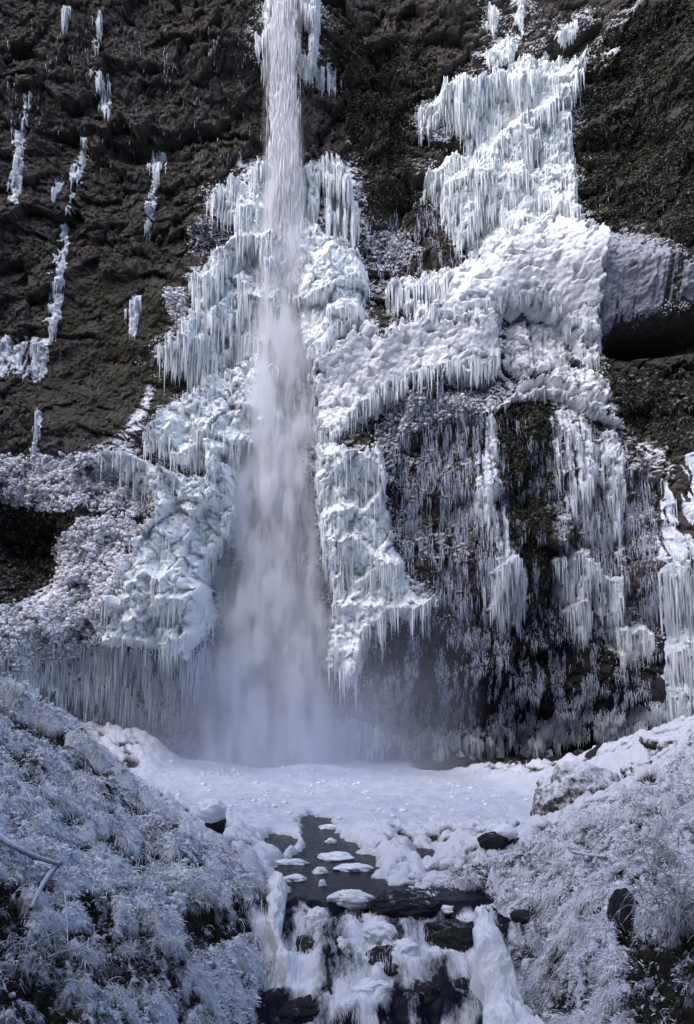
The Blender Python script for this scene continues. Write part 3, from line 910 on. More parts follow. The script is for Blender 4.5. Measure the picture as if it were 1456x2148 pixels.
# --- lower right wall
HL = [([(665,926),(693,938),(745,950),(803,944)],.7,55),([(676,1010),(695,988),(717,985)],.6,40),([(700,1082),(727,1077),(765,1079),(786,1062),(807,1031)],.9,45),([(676,1148),(696,1131),(715,1150)],.9,50),
      ([(712,1155),(741,1129),(762,1148)],1.0,50),([(757,1166),(776,1160),(795,1176)],.7,40),([(700,1212),(720,1193),(741,1207)],.9,50),([(741,1231),(779,1196),(817,1184),(835,1195)],1.0,50),
      ([(718,1272),(745,1262),(779,1272),(831,1276),(870,1272),(912,1265)],.9,60),([(680,1330),(700,1310),(725,1320)],.5,60)]
ice_mass('ice_mound', 'pillowy blue white ice lumps right of the foot of the waterfall', 'ice mound',
         [(665,928),(700,934),(745,948),(803,942),(815,1000),(805,1050),(822,1080),(826,1140),(850,1180),(845,1205),(875,1245),(915,1262),(890,1285),(820,1300),(780,1325),(762,1390),(745,1440),(720,1430),
          (700,1385),(680,1400),(685,1320),(700,1230),(680,1170),(668,1080),(660,1000)],
         HL, thick=.25, knob=.7, flute=.16, lump=.25, drip=22, big=1.0, icicles=1100, ic_len=(.25,1.9), edge=.35)
ice_mass('snow_crest', 'pale arched snow crest over the dark lower right wall', 'snow crest',
         [(1000,862),(1040,850),(1090,824),(1150,814),(1200,828),(1260,858),(1314,889),(1285,893),(1230,868),(1180,845),(1130,838),(1090,838),(1050,858)],
         [([(1000,860),(1040,850),(1090,825),(1150,815),(1200,829),(1260,858),(1314,888)],.9,24)], thick=.2, knob=.12, flute=.05, drip=6, material=M_SNOWICE, edge=.2, icicles=160, ic_len=(.2,.7))
ice_mass('snow_mound', 'rough snow mound tucked between the ice curtain and the arched crest', 'snow mound',
         [(1085,812),(1130,788),(1200,774),(1258,788),(1285,830),(1270,850),(1240,840),(1195,822),(1150,808),(1095,818)], [([(1085,808),(1130,786),(1200,774),(1258,788),(1285,825)],.7,50)],
         thick=.3, knob=.3, flute=.05, drip=6, material=M_SNOWICE, edge=.3)
ice_mass('ice_streak', 'long pale ice streak down the middle of the dark lower wall', 'ice streak',
         [(1005,868),(1042,858),(1046,930),(1055,1010),(1062,1060),(1074,1110),(1080,1165),(1058,1175),(1040,1120),(1012,1080),(990,1050),(1004,1000)],
         [([(985,1075),(1010,1060),(1050,1080),(1075,1120)],.4,40)], thick=.2, knob=.35, flute=.25, drip=26, icicles=700, ic_len=(.2,1.2), edge=.5, cover=.74, material2=M_STREAK)
ice_mass('ice_bulge', 'ice bulge with an icicle skirt below the long pale streak', 'ice bulge',
         [(1030,1215),(1046,1180),(1062,1150),(1080,1165),(1098,1205),(1104,1240),(1108,1275),(1080,1290),(1040,1285),(1022,1240)], [([(1025,1205),(1058,1170),(1085,1178),(1102,1215)],.8,70)],
         thick=.4, big=.5, knob=.8, flute=.3, drip=34, icicles=800, ic_len=(.3,1.6), edge=.7, cover=.85, material2=M_STREAK)
ice_mass('ice_streak', 'wide feathery ice streak under the right half of the arched crest', 'ice streak',
         [(1158,860),(1195,848),(1235,880),(1255,940),(1242,1000),(1225,1060),(1195,1050),(1172,1000),(1160,940)], thick=.2, knob=.2, flute=.3, drip=40, icicles=800, ic_len=(.3,1.4), edge=.6, cover=.66, material2=M_STREAK)
ice_mass('ice_streak', 'narrow ice streak hanging from the right end of the arched crest', 'ice streak',
         [(1262,910),(1298,895),(1314,960),(1314,1050),(1302,1100),(1312,1150),(1296,1165),(1285,1080),(1272,1000)], thick=.25, knob=.3, flute=.25, drip=30, icicles=400, ic_len=(.3,1.2), edge=.5, cover=.78, material2=M_STREAK)
ice_mass('ice_bulge', 'knobby grey ice bulge right of the icicle skirted bulge', 'ice bulge',
         [(1165,1170),(1195,1160),(1232,1164),(1265,1195),(1295,1215),(1312,1260),(1285,1320),(1230,1325),(1190,1280)], [([(1165,1180),(1200,1162),(1240,1175),(1290,1215)],.6,70),([(1200,1260),(1260,1240),(1310,1262)],.5,40)],
         thick=.25, big=.5, knob=.8, flute=.25, drip=34, icicles=900, ic_len=(.3,1.5), edge=.8, cover=.75, material2=M_STREAK)
ice_mass('ice_bulge', 'small rounded ice cap on the lower right near the tall side curtain', 'ice bulge',
         [(1288,1318),(1310,1308),(1348,1310),(1370,1338),(1335,1375),(1298,1352)], [([(1288,1320),(1320,1308),(1370,1335)],.6,40)], thick=.3, knob=.5, flute=.2, drip=40, icicles=450, ic_len=(.3,1.3), edge=.35)
ice_mass('ice_curtain', 'tall pale ice curtain at the right edge down to the snowy bank', 'ice curtain',
         [(1385,1010),(1440,950),(1600,900),(1600,1580),(1440,1560),(1412,1510),(1398,1400),(1396,1250),(1382,1100)], thick=.25, knob=.2, flute=.4, drip=30, icicles=2600, ic_len=(.4,2.2), edge=.6, cover=.62, material2=M_STREAK)
ice_mass('ice_fringe', 'long low ice fringe along the foot of the dark wall above the pool', 'ice fringe',
         [(725,1520),(800,1535),(900,1550),(1000,1548),(1100,1536),(1165,1552),(1140,1566),(1000,1572),(880,1570),(745,1545)], [([(725,1520),(800,1536),(900,1551),(1000,1549),(1100,1537),(1166,1553)],.5,30)],
         thick=.12, knob=.6, flute=.4, drip=44, icicles=5200, ic_len=(.15,.9), edge=1.0, cover=.62, material2=M_STREAK)
# --- thin streaks on the dark upper left wall
for pl, lb, cv in [
    ([(56,178),(70,182),(66,215),(60,258),(52,300),(50,350),(48,390),(38,425),(18,425),(14,380),(26,350),(20,320),(30,270),(46,240),(48,200)], 'broken pale ice streak nearest the left edge of the cliff', .62),
    ([(160,282),(186,285),(185,340),(171,380),(156,395),(151,450),(141,540),(135,600),(126,690),(100,730),(92,790),(70,800),(55,780),(70,730),(95,700),(102,620),(112,540),(125,480),(140,420),(148,385),(140,360),(160,340)], 'longest winding ice streak on the dark left cliff', .72),
    ([(105,385),(135,370),(130,390),(112,405),(102,418)], 'little ice tongue branching left of the longest streak', .8),
    ([(200,26),(218,28),(215,60),(204,95),(197,120),(190,115),(196,70)], 'slim pointed ice streak near the top of the left cliff', .8),
    ([(130,10),(153,12),(142,52),(127,48)], 'short icicle bunch at the top left corner of the cliff', .8),
    ([(190,145),(230,150),(238,190),(230,240),(210,235),(195,180)], 'scattered icicle patch below the slim pointed streak', .52),
    ([(305,335),(335,308),(353,312),(350,345),(336,370),(326,420),(319,500),(304,510),(300,450),(312,400),(315,360)], 'forked ice streak under the dark overhang left of the fall', .62),
    ([(262,620),(300,615),(300,680),(290,720),(265,690)], 'faint feathery ice streak on the smooth dark rock', .55),
    ([(-30,700),(60,705),(110,700),(95,780),(30,790),(-30,780)], 'wide thin icicle curtain at the left edge above the snowy shelf', .50),
    ([(62,948),(68,868),(92,862),(86,920),(75,950)], 'small ice streak dropping onto the snowy left shelf', .75),
    ([(655,130),(720,135),(735,190),(690,195),(660,180)], 'sparse icicle patch beside the right ice column at the top', .50),
    ([(500,310),(512,312),(508,350),(500,345)], 'single short icicle bunch left of the falling water', .9)]:
    ice_mass('ice_streak', lb, 'ice streak', pl, thick=.08, knob=.08, flute=.12, lump=.03, drip=10, edge=.45, cover=cv + .14, material2=M_STREAK, icicles=160, ic_len=(.25,1.3), group='thin ice streaks on the upper cliff')

# rime thins out from the ice over the rock round it
HALO = np.max(np.stack(ICE_POLYS), 0)
HAL = 0.40 * sstep(-60, 0, sample(HALO, PX, PY) + 26 * EDGE) * (0.75 + 0.5 * BIGHOLE)
cliff.data.attributes['frost'].data.foreach_set('value', np.maximum(FR, HAL).astype(np.float32).ravel())

# hoar frost specks feather the edges of the ice
hq = sample(np.max(np.stack(ICE_POLYS), 0), PX, PY) + 16 * EDGE
pw = np.exp(-((hq + 4) / 13.0) ** 2) * (PX > -40) * (PX < 1500) * (PY > -40) * (PY < 1640) * sstep(-.2, .3, LUMP + 0.4 * EDGE) + 0.25 * np.exp(-((hq + 22) / 18.0) ** 2) * sstep(.05, .4, LUMP + .5 * EDGE) * (PY < 1640)
cum = np.cumsum(pw.ravel())
r_ = np.random.default_rng(91)
kk = np.clip(np.searchsorted(cum, r_.uniform(0, cum[-1], 34000)), 0, cum.size - 1)
hp = np.stack([WX.ravel()[kk] + r_.uniform(-DX, DX, len(kk)), ICE_TOP.ravel()[kk] - r_.uniform(-.02, .07, len(kk)), WZ.ravel()[kk] + r_.uniform(-DX, DX, len(kk))], -1)
hv, hf = lumps(hp, r_.uniform(.012, .05, len(kk)) * r_.uniform(.5, 1.2, len(kk)), 92)
tag(mesh_obj('frost', hv, hf, M_ICE), 'hoar frost specks on the rock along the edges of the ice', 'frost', kind='stuff')

# ------------------------------------------------------------------ loose icicles hanging all over parts of the wall
def icicle_field(label, poly, n, ln, clump=(1.5, 0.30), thr=0.45, seed=1, rad=1.0, under=0.12, material=None):
    r_ = np.random.default_rng(seed)
    S = sdf(poly)
    p = np.array(poly, float)
    m = int(n * 9)
    qx = r_.uniform(p[:, 0].min(), p[:, 0].max(), m); qy = r_.uniform(p[:, 1].min(), p[:, 1].max(), m)
    ok = sample(S, qx, qy) > r_.uniform(-8, 25, m)
    qx, qy = qx[ok], qy[ok]
    P = on_wall(qx, qy)
    cl = 0.5 + 0.6 * fbm(P[:, 0] * clump[0], P[:, 2] * clump[1] + 0.25 * P[:, 0], seed + 40, 3) + 0.25 * perlin(P[:, 0] * 4, P[:, 2] * 1.2, seed + 60)
    ok = cl > thr + r_.uniform(-0.08, 0.12, len(cl))
    P = P[ok][:n]; cl = cl[ok][:n]
    k = len(P)
    L = (ln[0] + (ln[1] - ln[0]) * r_.beta(1.3, 3.0, k)) * (0.6 + 0.8 * np.clip(cl - thr, 0, 0.6))
    P[:, 1] -= r_.uniform(-0.05, under, k)
    V, F = cones(P, L, np.clip(0.005 + 0.007 * L + r_.uniform(0, 0.010, k), 0.007, 0.03) * rad, r_.normal(0, 0.02, (k, 2)), seed=seed)
    o = mesh_obj('icicles', V, F, material or M_CLEAR)
    return tag(o, label, 'icicles', kind='stuff')

icicle_field('thousands of short icicles hanging from the dark lower right wall', [(705,1310),(880,1280),(1040,1290),(1180,1320),(1330,1370),(1400,1400),(1420,1530),(1300,1570),(1150,1540),(1000,1545),(850,1540),(730,1520)], 11000, (.12,.8), thr=.50, seed=11)
icicle_field('dense ragged icicles in clumps along the foot of the lower right wall', [(725,1505),(850,1528),(1000,1530),(1120,1515),(1260,1495),(1400,1470),(1405,1520),(1280,1545),(1120,1562),(1000,1568),(860,1566),(735,1545)], 8000, (.15,.7), thr=.32, seed=21, rad=1.5, clump=(1.1, .9), material=M_STREAK)
icicle_field('fine icicles on the dark rock between the pale streaks of the lower wall', [(805,880),(1000,870),(1160,870),(1330,920),(1395,1100),(1395,1380),(1180,1340),(1000,1300),(880,1250),(830,1150)], 15000, (.2,1.3), thr=.43, seed=12)
icicle_field('dense hanging icicles under the ice mound at the lower left', [(-60,1330),(60,1330),(220,1335),(330,1360),(440,1350),(450,1470),(300,1500),(100,1510),(-60,1480)], 4200, (.5,2.3), thr=.40, seed=13, rad=2.1, material=M_STREAK)
icicle_field('feathery icicle tufts low on the wall left of the fall', [(20,1470),(200,1450),(430,1450),(440,1540),(250,1560),(60,1540)], 2600, (.2,.9), thr=.44, seed=14, rad=1.8, clump=(1.0,.9), material=M_STREAK)
icicle_field('icicles veiled by spray on the rock behind the foot of the fall', [(430,1180),(690,1180),(710,1590),(400,1580)], 5000, (.4,1.8), thr=.42, seed=15, rad=1.2)
icicle_field('scattered small icicles on the dark upper left cliff', [(0,30),(540,60),(550,330),(350,380),(0,420)], 420, (.2,.9), thr=.66, seed=16)
icicle_field('small icicles on the rock between the right ledges', [(730,440),(930,420),(970,560),(800,600),(740,520)], 800, (.2,1.1), thr=.52, seed=17)
icicle_field('few small icicles on the mossy side wall at the right', [(1230,250),(1450,300),(1450,500),(1250,480)], 110, (.2,.9), thr=.62, seed=18)
icicle_field('fine icicle row under the broad rounded snow apron', [(690,800),(800,815),(1040,795),(1060,870),(900,880),(780,900),(690,930)], 1600, (.3,1.3), thr=.40, seed=19)
icicle_field('icicles below the diagonal apron over the snowy left shelf', [(330,915),(480,910),(480,985),(350,985)], 700, (.3,1.3), thr=.36, seed=20)

# ------------------------------------------------------------------ the falling water
FY = 44.2
prof = np.array([(-60,575,628),(0,572,622),(60,566,624),(150,564,626),(250,565,625),(400,562,630),(520,552,639),(640,545,648),(760,528,655),(860,508,660),(960,482,668),(1060,466,674),(1160,456,678),(1280,444,684),(1400,436,690),(1500,430,694),(1600,430,700)], float)
_zs = np.array([at(600, p[0], FY)[2] for p in prof])
_xl = np.array([at(p[1], p[0], FY)[0] for p in prof]); _xr = np.array([at(p[2], p[0], FY)[0] for p in prof])
_o = np.argsort(_zs)
def fall_profile(z):
    return np.interp(z, _zs[_o], _xl[_o]), np.interp(z, _zs[_o], _xr[_o])

def slivers(n, zr, seed, ln, rad, spread, pw=1.0, clump=0.0, ydepth=0.5):
    r_ = np.random.default_rng(seed)
    z = zr[0] + (zr[1] - zr[0]) * r_.uniform(0, 1, n) ** pw
    xl, xr = fall_profile(z)
    u = np.clip(r_.normal(0, spread, n), -1.15, 1.15)
    x = (xl + xr) / 2 + u * (xr - xl) / 2
    keep = np.ones(n, bool)
    if clump:
        cn = fbm(x * 1.1, z * 0.28, seed + 5, 4) + 0.35 * perlin(x * 3.5, z * 0.5, seed + 6)
        keep = cn > clump * np.clip((26 - z) / 26, 0, 1) - 0.75 * (1 - np.clip((26 - z) / 26, 0, 1)) + r_.uniform(-0.15, 0.25, n)
    y = FY + r_.normal(0, 1, n) * ydepth * (0.4 + (xr - xl) / 8)
    P = np.stack([x, y, z], -1)[keep]
    k = len(P)
    L = ln[0] + (ln[1] - ln[0]) * r_.uniform(0, 1, k) ** 2
    rr = rad[0] + (rad[1] - rad[0]) * r_.uniform(0, 1, k) ** 2
    drift = (P[:, :1] - (_xl.mean() + _xr.mean()) / 2) * 0.0
    return cones(P + np.array([0, 0, 0.5]) * L[:, None], L, rr, np.concatenate([r_.normal(0, 0.02, (k, 1)) * L[:, None] + drift, np.zeros((k, 1))], 1), seed, sides=3, rings=(0, 0.3, 1.0), prof=(0.05, 1.0, 0.05))

def plumes(n, seed):
    """torn clots of water with trailing tails"""
    r_ = np.random.default_rng(seed)
    P, L, rr = [], [], []
    for i in range(n):
        z = r_.uniform(1.5, 27)
        xl, xr = fall_profile(np.array([z])); xl, xr = float(xl[0]), float(xr[0])
        x = (xl + xr) / 2 + np.clip(r_.normal(0, .48), -.95, .95) * (xr - xl) / 2
        h = r_.uniform(1.0, 3.2); wd = r_.uniform(.10, .34); m = int(130 * h * wd / .5)
        t_ = r_.uniform(0, 1, m) ** .6                   # 0 tail, 1 head
        sx_ = wd * np.sin(np.clip(t_, .03, 1) ** 1.6 * 2.6) + .02
        P.append(np.stack([x + r_.normal(0, .5, m) * sx_, FY - .35 + r_.normal(0, .5, m) * sx_ + r_.normal(0, .15), z + h * (1 - t_)], -1))
        L.append(r_.uniform(.15, .5, m)); rr.append(r_.uniform(.008, .026, m))
    P = np.concatenate(P); L = np.concatenate(L); rr = np.concatenate(rr)
    return cones(P, L, rr, r_.normal(0, .02, (len(P), 2)), seed, sides=3, rings=(0, 0.3, 1.0), prof=(0.05, 1.0, 0.05))

fall = thing('waterfall', 'tall white column of falling water plunging from the top of the cliff to the pool', 'waterfall', (-3.0, FY, 0.0))
Vf, Ff = join([slivers(26000, (18, 47), 31, (.5, 1.8), (.012, .032), .37, ydepth=.30),
               slivers(9000, (4, 26), 32, (.4, 1.6), (.012, .032), .55, clump=-.05),
               slivers(9000, (0, 18), 33, (.3, 1.2), (.010, .028), .6, clump=.12), plumes(110, 35)])
child(mesh_obj('water_strands', Vf, Ff, M_FALL), fall)

# spray: a soft column of droplets round the strands
def spray_material(name, dens, stretch, thr, col=(0.965, 0.975, 0.995), edge=True, seedoff=0.0, step=0.6, aniso=0.2):
    m = bpy.data.materials.new(name)
    m.use_nodes = True
    t = m.node_tree
    t.nodes.remove(t.nodes['Principled BSDF'])
    pv = N(t, 'ShaderNodeVolumePrincipled')
    pv.inputs['Color'].default_value = (*col, 1)
    pv.inputs['Anisotropy'].default_value = aniso
    out = t.nodes['Material Output']
    geo = N(t, 'ShaderNodeNewGeometry')
    add = N(t, 'ShaderNodeVectorMath', operation='ADD')
    add.inputs[1].default_value = (seedoff, seedoff, seedoff)
    t.links.new(geo.outputs['Position'], add.inputs[0])
    n = noise_node(t, add.outputs[0], 1.0, 4, 0.62, stretch)
    f = ramp(t, n, [(thr[0], 0), (thr[1], 1)])
    return m, t, pv, out, geo, f

def spray_column():
    zz = np.linspace(-0.3, 47.5, 40)
    V = []; sides = 20
    for z in zz:
        xl, xr = fall_profile(np.array([z]))
        cx = float((xl + xr)[0] / 2); hw = float((xr - xl)[0] / 2) * 1.30 + 0.25
        hd = 0.55 * hw + 0.2
        for k in range(sides):
            a = 2 * math.pi * k / sides
            V.append((cx + hw * math.cos(a), FY + hd * math.sin(a), z))
    n = len(zz)
    F = [(i * sides + k, i * sides + (k + 1) % sides, (i + 1) * sides + (k + 1) % sides, (i + 1) * sides + k) for i in range(n - 1) for k in range(sides)]
    cnt = [4] * len(F)
    flat = [i for f in F for i in f] + list(range(sides))[::-1] + [(n - 1) * sides + k for k in range(sides)]
    cnt += [sides, sides]
    m, t, pv, out, geo, f = spray_material('fall_spray', 1, (1.0, 1.0, 0.30), (0.46, 0.58))
    pos_ = geo.outputs['Position']
    # thins out towards the rim of the column, which widens as it falls
    sep = N(t, 'ShaderNodeSeparateXYZ'); t.links.new(geo.outputs['Position'], sep.inputs[0])
    zf = N(t, 'ShaderNodeMapRange'); zf.inputs[1].default_value = -0.3; zf.inputs[2].default_value = 47.5
    t.links.new(sep.outputs['Z'], zf.inputs[0])
    def curve(vals):
        c = N(t, 'ShaderNodeFloatCurve'); cv = c.mapping.curves[0]
        pts = cv.points
        while len(pts) < len(vals): pts.new(0.5, 0.5)
        for p, (x, y) in zip(pts, vals): p.location = (x, y); p.handle_type = 'VECTOR'
        c.mapping.update(); t.links.new(zf.outputs[0], c.inputs['Value']); return c.outputs[0]
    smp = [0, .1, .2, .3, .4, .5, .6, .75, 1]
    cxs = []; hws = []
    for s_ in smp:
        xl, xr = fall_profile(np.array([-0.3 + 47.8 * s_])); cxs.append((s_, float((xl + xr)[0] / 2) / -10)); hws.append((s_, (float((xr - xl)[0] / 2) * 1.2 + .2) / 10))
    cx = mathn(t, 'MULTIPLY', curve(cxs), -10.0); hw = mathn(t, 'MULTIPLY', curve(hws), 10.0)
    dx = mathn(t, 'DIVIDE', mathn(t, 'ABSOLUTE', mathn(t, 'SUBTRACT', sep.outputs['X'], cx)), hw)
    rg = noise_node(t, pos_, 1.0, 3, 0.6, (0.8, 0.8, 0.30))
    dx = mathn(t, 'ADD', dx, mathn(t, 'MULTIPLY', mathn(t, 'SUBTRACT', rg, 0.5), 1.5), clamp=True)
    rim = mathn(t, 'SUBTRACT', 1.0, mathn(t, 'POWER', dx, 3.0), clamp=True)
    dens = curve([(0, .34), (.15, .36), (.35, .38), (.5, .26), (.62, .12), (.8, .03), (1, .02)])
    base = mathn(t, 'ADD', mathn(t, 'MULTIPLY', f, 0.88), 0.12)
    d = mathn(t, 'MULTIPLY', mathn(t, 'MULTIPLY', base, rim), mathn(t, 'MULTIPLY', dens, 10.0))
    t.links.new(d, pv.inputs['Density'])
    t.links.new(pv.outputs[0], out.inputs['Volume'])
    m.cycles.volume_step_rate = 0.09
    o = mesh_obj('spray', np.array(V), np.array(flat), m, loop_counts=np.array(cnt, np.int32))
    return o
child(spray_column(), fall)

# ------------------------------------------------------------------ the ground: banks, pool floor, stream bed
G = []
for a in [(-150,1395,20),(0,1455,20),(60,1498,21),(130,1545,22),(200,1604,23.5),(290,1678,24.5),(370,1742,24),(440,1795,22.5),
          (0,1650,15),(150,1700,17),(300,1800,18),(100,1800,13.5),(250,1850,14.5),(430,1860,18),(540,1850,19.5),(0,1850,10.5),(150,1950,9.5),(0,2050,7.5),
          (300,2000,11.5),(400,1960,14.5),(500,1900,18),(480,2050,15),(300,2148,9.5),(100,2148,6.5),(400,2148,12),(490,2148,14.5),(560,2148,17),(570,2040,18.5),(555,1960,19.2),
          (1200,1790,20.5),(1100,1800,21.5),(950,1860,21.5),(1200,1900,17.5),(1050,1900,20),(1200,2000,15.5),(1120,2000,17.5),(1200,2148,13.5),(1120,2120,17),(1030,1980,19.3),(1300,2148,10.5),(1400,1700,21),(1456,1650,22),(1400,1800,16),(1400,1900,12.5),
          (1400,2000,9.8),(1400,2148,7.2),(1456,1540,30),(1350,1565,31),(1300,1620,29),(1250,1690,26.5),(1600,1600,22),(1600,2000,8)]:
    G.append(at(*a))
for q in [(600,1622),(800,1640),(1000,1650),(1080,1660),(400,1660),(300,1640),(500,1740),(560,1790),(650,1725),(900,1720),(1050,1740),(850,1800),(1000,1800),(1100,1700)]:
    G.append(at_z(q[0], q[1], 0.02))
for q in [(640,1900,-.45),(760,1900,-.5),(640,2000,-1.25),(780,2000,-1.3),(900,2000,-1.2),(700,2100,-1.9),(850,2100,-1.9),(980,2100,-1.7)]:
    G.append(at_z(*q))
G += [(-30,45,2),(-20,48,1),(0,49,-.6),(10,49,-.6),(22,46,2),(30,40,5),(-2,12,-2.4),(1,8,-3),(-1,3,-3.2),(30,20,8),(-30,20,9),(-14,6,6),(13,6,5.5),(-3,38,.05),(5,38,.05),(-8,38,.2),(0,44,.0),(6,44,-.2),(-12,43,.8),(12,42,.3),(9,40,.05)]
G = np.array(G)
def tps_fit(P, v, lam=0.4):
    n = len(P)
    d = np.hypot(P[:, None, 0] - P[None, :, 0], P[:, None, 1] - P[None, :, 1])
    K = np.where(d > 0, d * d * np.log(d + 1e-12), 0) + lam * np.eye(n)
    Q = np.concatenate([np.ones((n, 1)), P], 1)
    A = np.block([[K, Q], [Q.T, np.zeros((3, 3))]])
    return np.linalg.solve(A, np.concatenate([v, np.zeros(3)]))
TP = np.stack([G[:, 0], G[:, 1]], -1)
TW = tps_fit(TP, G[:, 2])
def tps(x, y):
    out = TW[-3] + TW[-2] * x + TW[-1] * y
    for i in range(len(TP)):
        d2 = (x - TP[i, 0]) ** 2 + (y - TP[i, 1]) ** 2
        out = out + TW[i] * 0.5 * d2 * np.log(d2 + 1e-12)
    return out

TA = np.linspace(-0.62, 0.62, 760)
TY = np.geomspace(3.0, 50, 820)
TXg = TA[None, :] * (TY[:, None] + 3.0); TYg = np.repeat(TY[:, None], len(TA), 1)
NTY, NTX = TXg.shape
TZ = tps(TXg, TYg)
def water_level(x, y):
    """steps down in a small cascade towards the viewer"""
    yy = y + 0.55 * perlin(x * 0.75, y * 0.25, 201) + 0.25 * perlin(x * 2.1, y * 0.5, 202)
    return -0.06 - 0.40 * sstep(19.5, 19.0, yy) - 0.5 * sstep(18.9, 18.2, yy) - 0.5 * sstep(18.1, 17.4, yy) - 0.4 * sstep(17.3, 16.8, yy)

CHANNEL = [(640,1722),(682,1722),(704,1758),(742,1788),(778,1818),(770,1850),(890,1892),(985,1952),(1010,2010),(1015,2090),(1040,2220),(1500,3600),(250,3600),(570,2220),(582,2120),(606,2070),(592,1950),(600,1880),(585,1830),(636,1800),(650,1765)]
SLEAD = sdf([CHANNEL, [(880,1795),(900,1788),(905,1795),(890,1806)], [(560,1770),(600,1763),(615,1770),(590,1782)]], far=200)
# which ground points lie in the channel: looked up where the level water would be seen
WL = water_level(TXg, TYg)
lx, ly = project(np.stack([TXg, TYg, WL], -1))
nn = fbm(TXg * 2.1, TYg * 1.8, 211, 4)
inch = sample(SLEAD, lx, ly) / FPX * TYg + 0.34 * nn + 0.18    # metres inside the channel
PLATE = sstep(26.0, 28.0, TYg) * sstep(-9.5, -7.5, TXg) * (1 - sstep(7.0, 9.5, TXg + 0.25 * (TYg - 30)))   # the frozen pool
rough = 1 - PLATE
TZ = TZ * rough + PLATE * (0.02 + 0.05 * fbm(TXg * 0.8, TYg * 0.5, 213, 4))
# wind-packed snow drifts along the back of the pool
px_, py_ = project(np.stack([TXg, TYg, TZ], -1))
for cx, cyy, rx, ry, hgt in [(-11.5, 41, 3.6, 2.2, .9), (-6.6, 42.6, 2.2, 1.2, .25), (-1.8, 41.0, 1.7, 1.2, .30), (-7.5, 38.5, 3.0, 2.0, .25), (.8, 39.5, 2.4, 1.4, .12)]:
    q = ((TXg - cx) / rx) ** 2 + ((TYg - cyy) / ry) ** 2
    TZ += hgt * np.exp(-q ** 1.3)
h1 = dome(TXg * 1.5 + 0.3 * nn, TYg * 1.3, 221) ; h2_ = dome(TXg * 3.4, TYg * 3.1, 222)
TZ += rough * (0.42 * fbm(TXg * 0.45, TYg * 0.45, 223, 4) + 0.42 * h1 + 0.24 * h2_ + 0.08 * fbm(TXg * 5, TYg * 5, 224, 3))
near_pool = sstep(23, 26, TYg) * (1 - sstep(31, 35, TYg))
TZ += PLATE * near_pool * (0.10 * dome(TXg * 1.1, TYg * 1.0, 225) + 0.06 * h2_)
TZ += 0.035 * fbm(TXg * 3, TYg * 2, 226, 4) + PLATE * 0.05 * np.maximum(fbm(TXg * 1.5, TYg * 1.2, 228, 4), 0)
floor_ = WL - 0.45 - 0.2 * np.abs(nn)
LW = np.where(TYg < 20, 1.3, 0.5)
lipz = WL + 0.05 + 0.08 * dome(TXg * 2.2, TYg * 2.0, 227)
LK = np.exp(np.clip(inch, -9, 0) / np.where(TYg < 20, 1.0, 0.32))
TZ = np.where(inch > 0, np.minimum(TZ, floor_ + (WL + 0.02 - floor_) * np.exp(-np.clip(inch, 0, 9) / 0.08)), TZ * (1 - LK) + (WL + 0.035 + 0.10 * dome(TXg * 2.4, TYg * 2.0, 227) * (1 - LK ** 4)) * LK)
UNDER = sstep(42.0, 42.7, TYg + 0.36 * (TXg - 1) + 0.6 * nn) * sstep(1.5, 4.0, TXg) * (1 - sstep(11, 13, TXg))       # bare wet floor under the overhang; its shadow line painted dark here
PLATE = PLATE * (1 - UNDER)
# how much rime: less in hollows, in mapped patches and toward the lower corners
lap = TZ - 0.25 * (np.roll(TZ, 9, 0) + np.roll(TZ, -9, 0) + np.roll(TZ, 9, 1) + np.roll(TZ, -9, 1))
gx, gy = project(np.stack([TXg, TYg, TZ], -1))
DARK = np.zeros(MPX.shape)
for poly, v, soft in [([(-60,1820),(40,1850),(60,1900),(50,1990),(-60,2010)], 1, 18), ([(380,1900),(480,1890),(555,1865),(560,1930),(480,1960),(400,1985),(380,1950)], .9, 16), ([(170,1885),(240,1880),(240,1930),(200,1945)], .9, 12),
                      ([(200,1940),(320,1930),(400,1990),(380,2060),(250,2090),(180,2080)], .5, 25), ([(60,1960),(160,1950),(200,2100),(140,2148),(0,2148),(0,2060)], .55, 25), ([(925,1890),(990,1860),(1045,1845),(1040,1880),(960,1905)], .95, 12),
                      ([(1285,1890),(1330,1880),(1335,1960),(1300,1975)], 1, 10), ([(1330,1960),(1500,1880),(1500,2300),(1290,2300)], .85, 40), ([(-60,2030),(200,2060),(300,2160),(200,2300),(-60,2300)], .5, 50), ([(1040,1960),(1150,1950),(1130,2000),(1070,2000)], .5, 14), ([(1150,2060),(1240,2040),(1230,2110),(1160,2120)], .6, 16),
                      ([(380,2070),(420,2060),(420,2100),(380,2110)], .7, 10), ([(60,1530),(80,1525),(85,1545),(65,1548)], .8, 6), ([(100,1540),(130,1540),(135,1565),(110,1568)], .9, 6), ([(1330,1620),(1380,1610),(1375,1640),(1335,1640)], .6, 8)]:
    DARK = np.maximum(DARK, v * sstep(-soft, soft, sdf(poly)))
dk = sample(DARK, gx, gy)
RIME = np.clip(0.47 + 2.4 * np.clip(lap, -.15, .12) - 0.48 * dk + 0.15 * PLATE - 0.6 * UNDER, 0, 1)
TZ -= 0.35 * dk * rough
gF, _ = grid_faces(NTY, NTX)

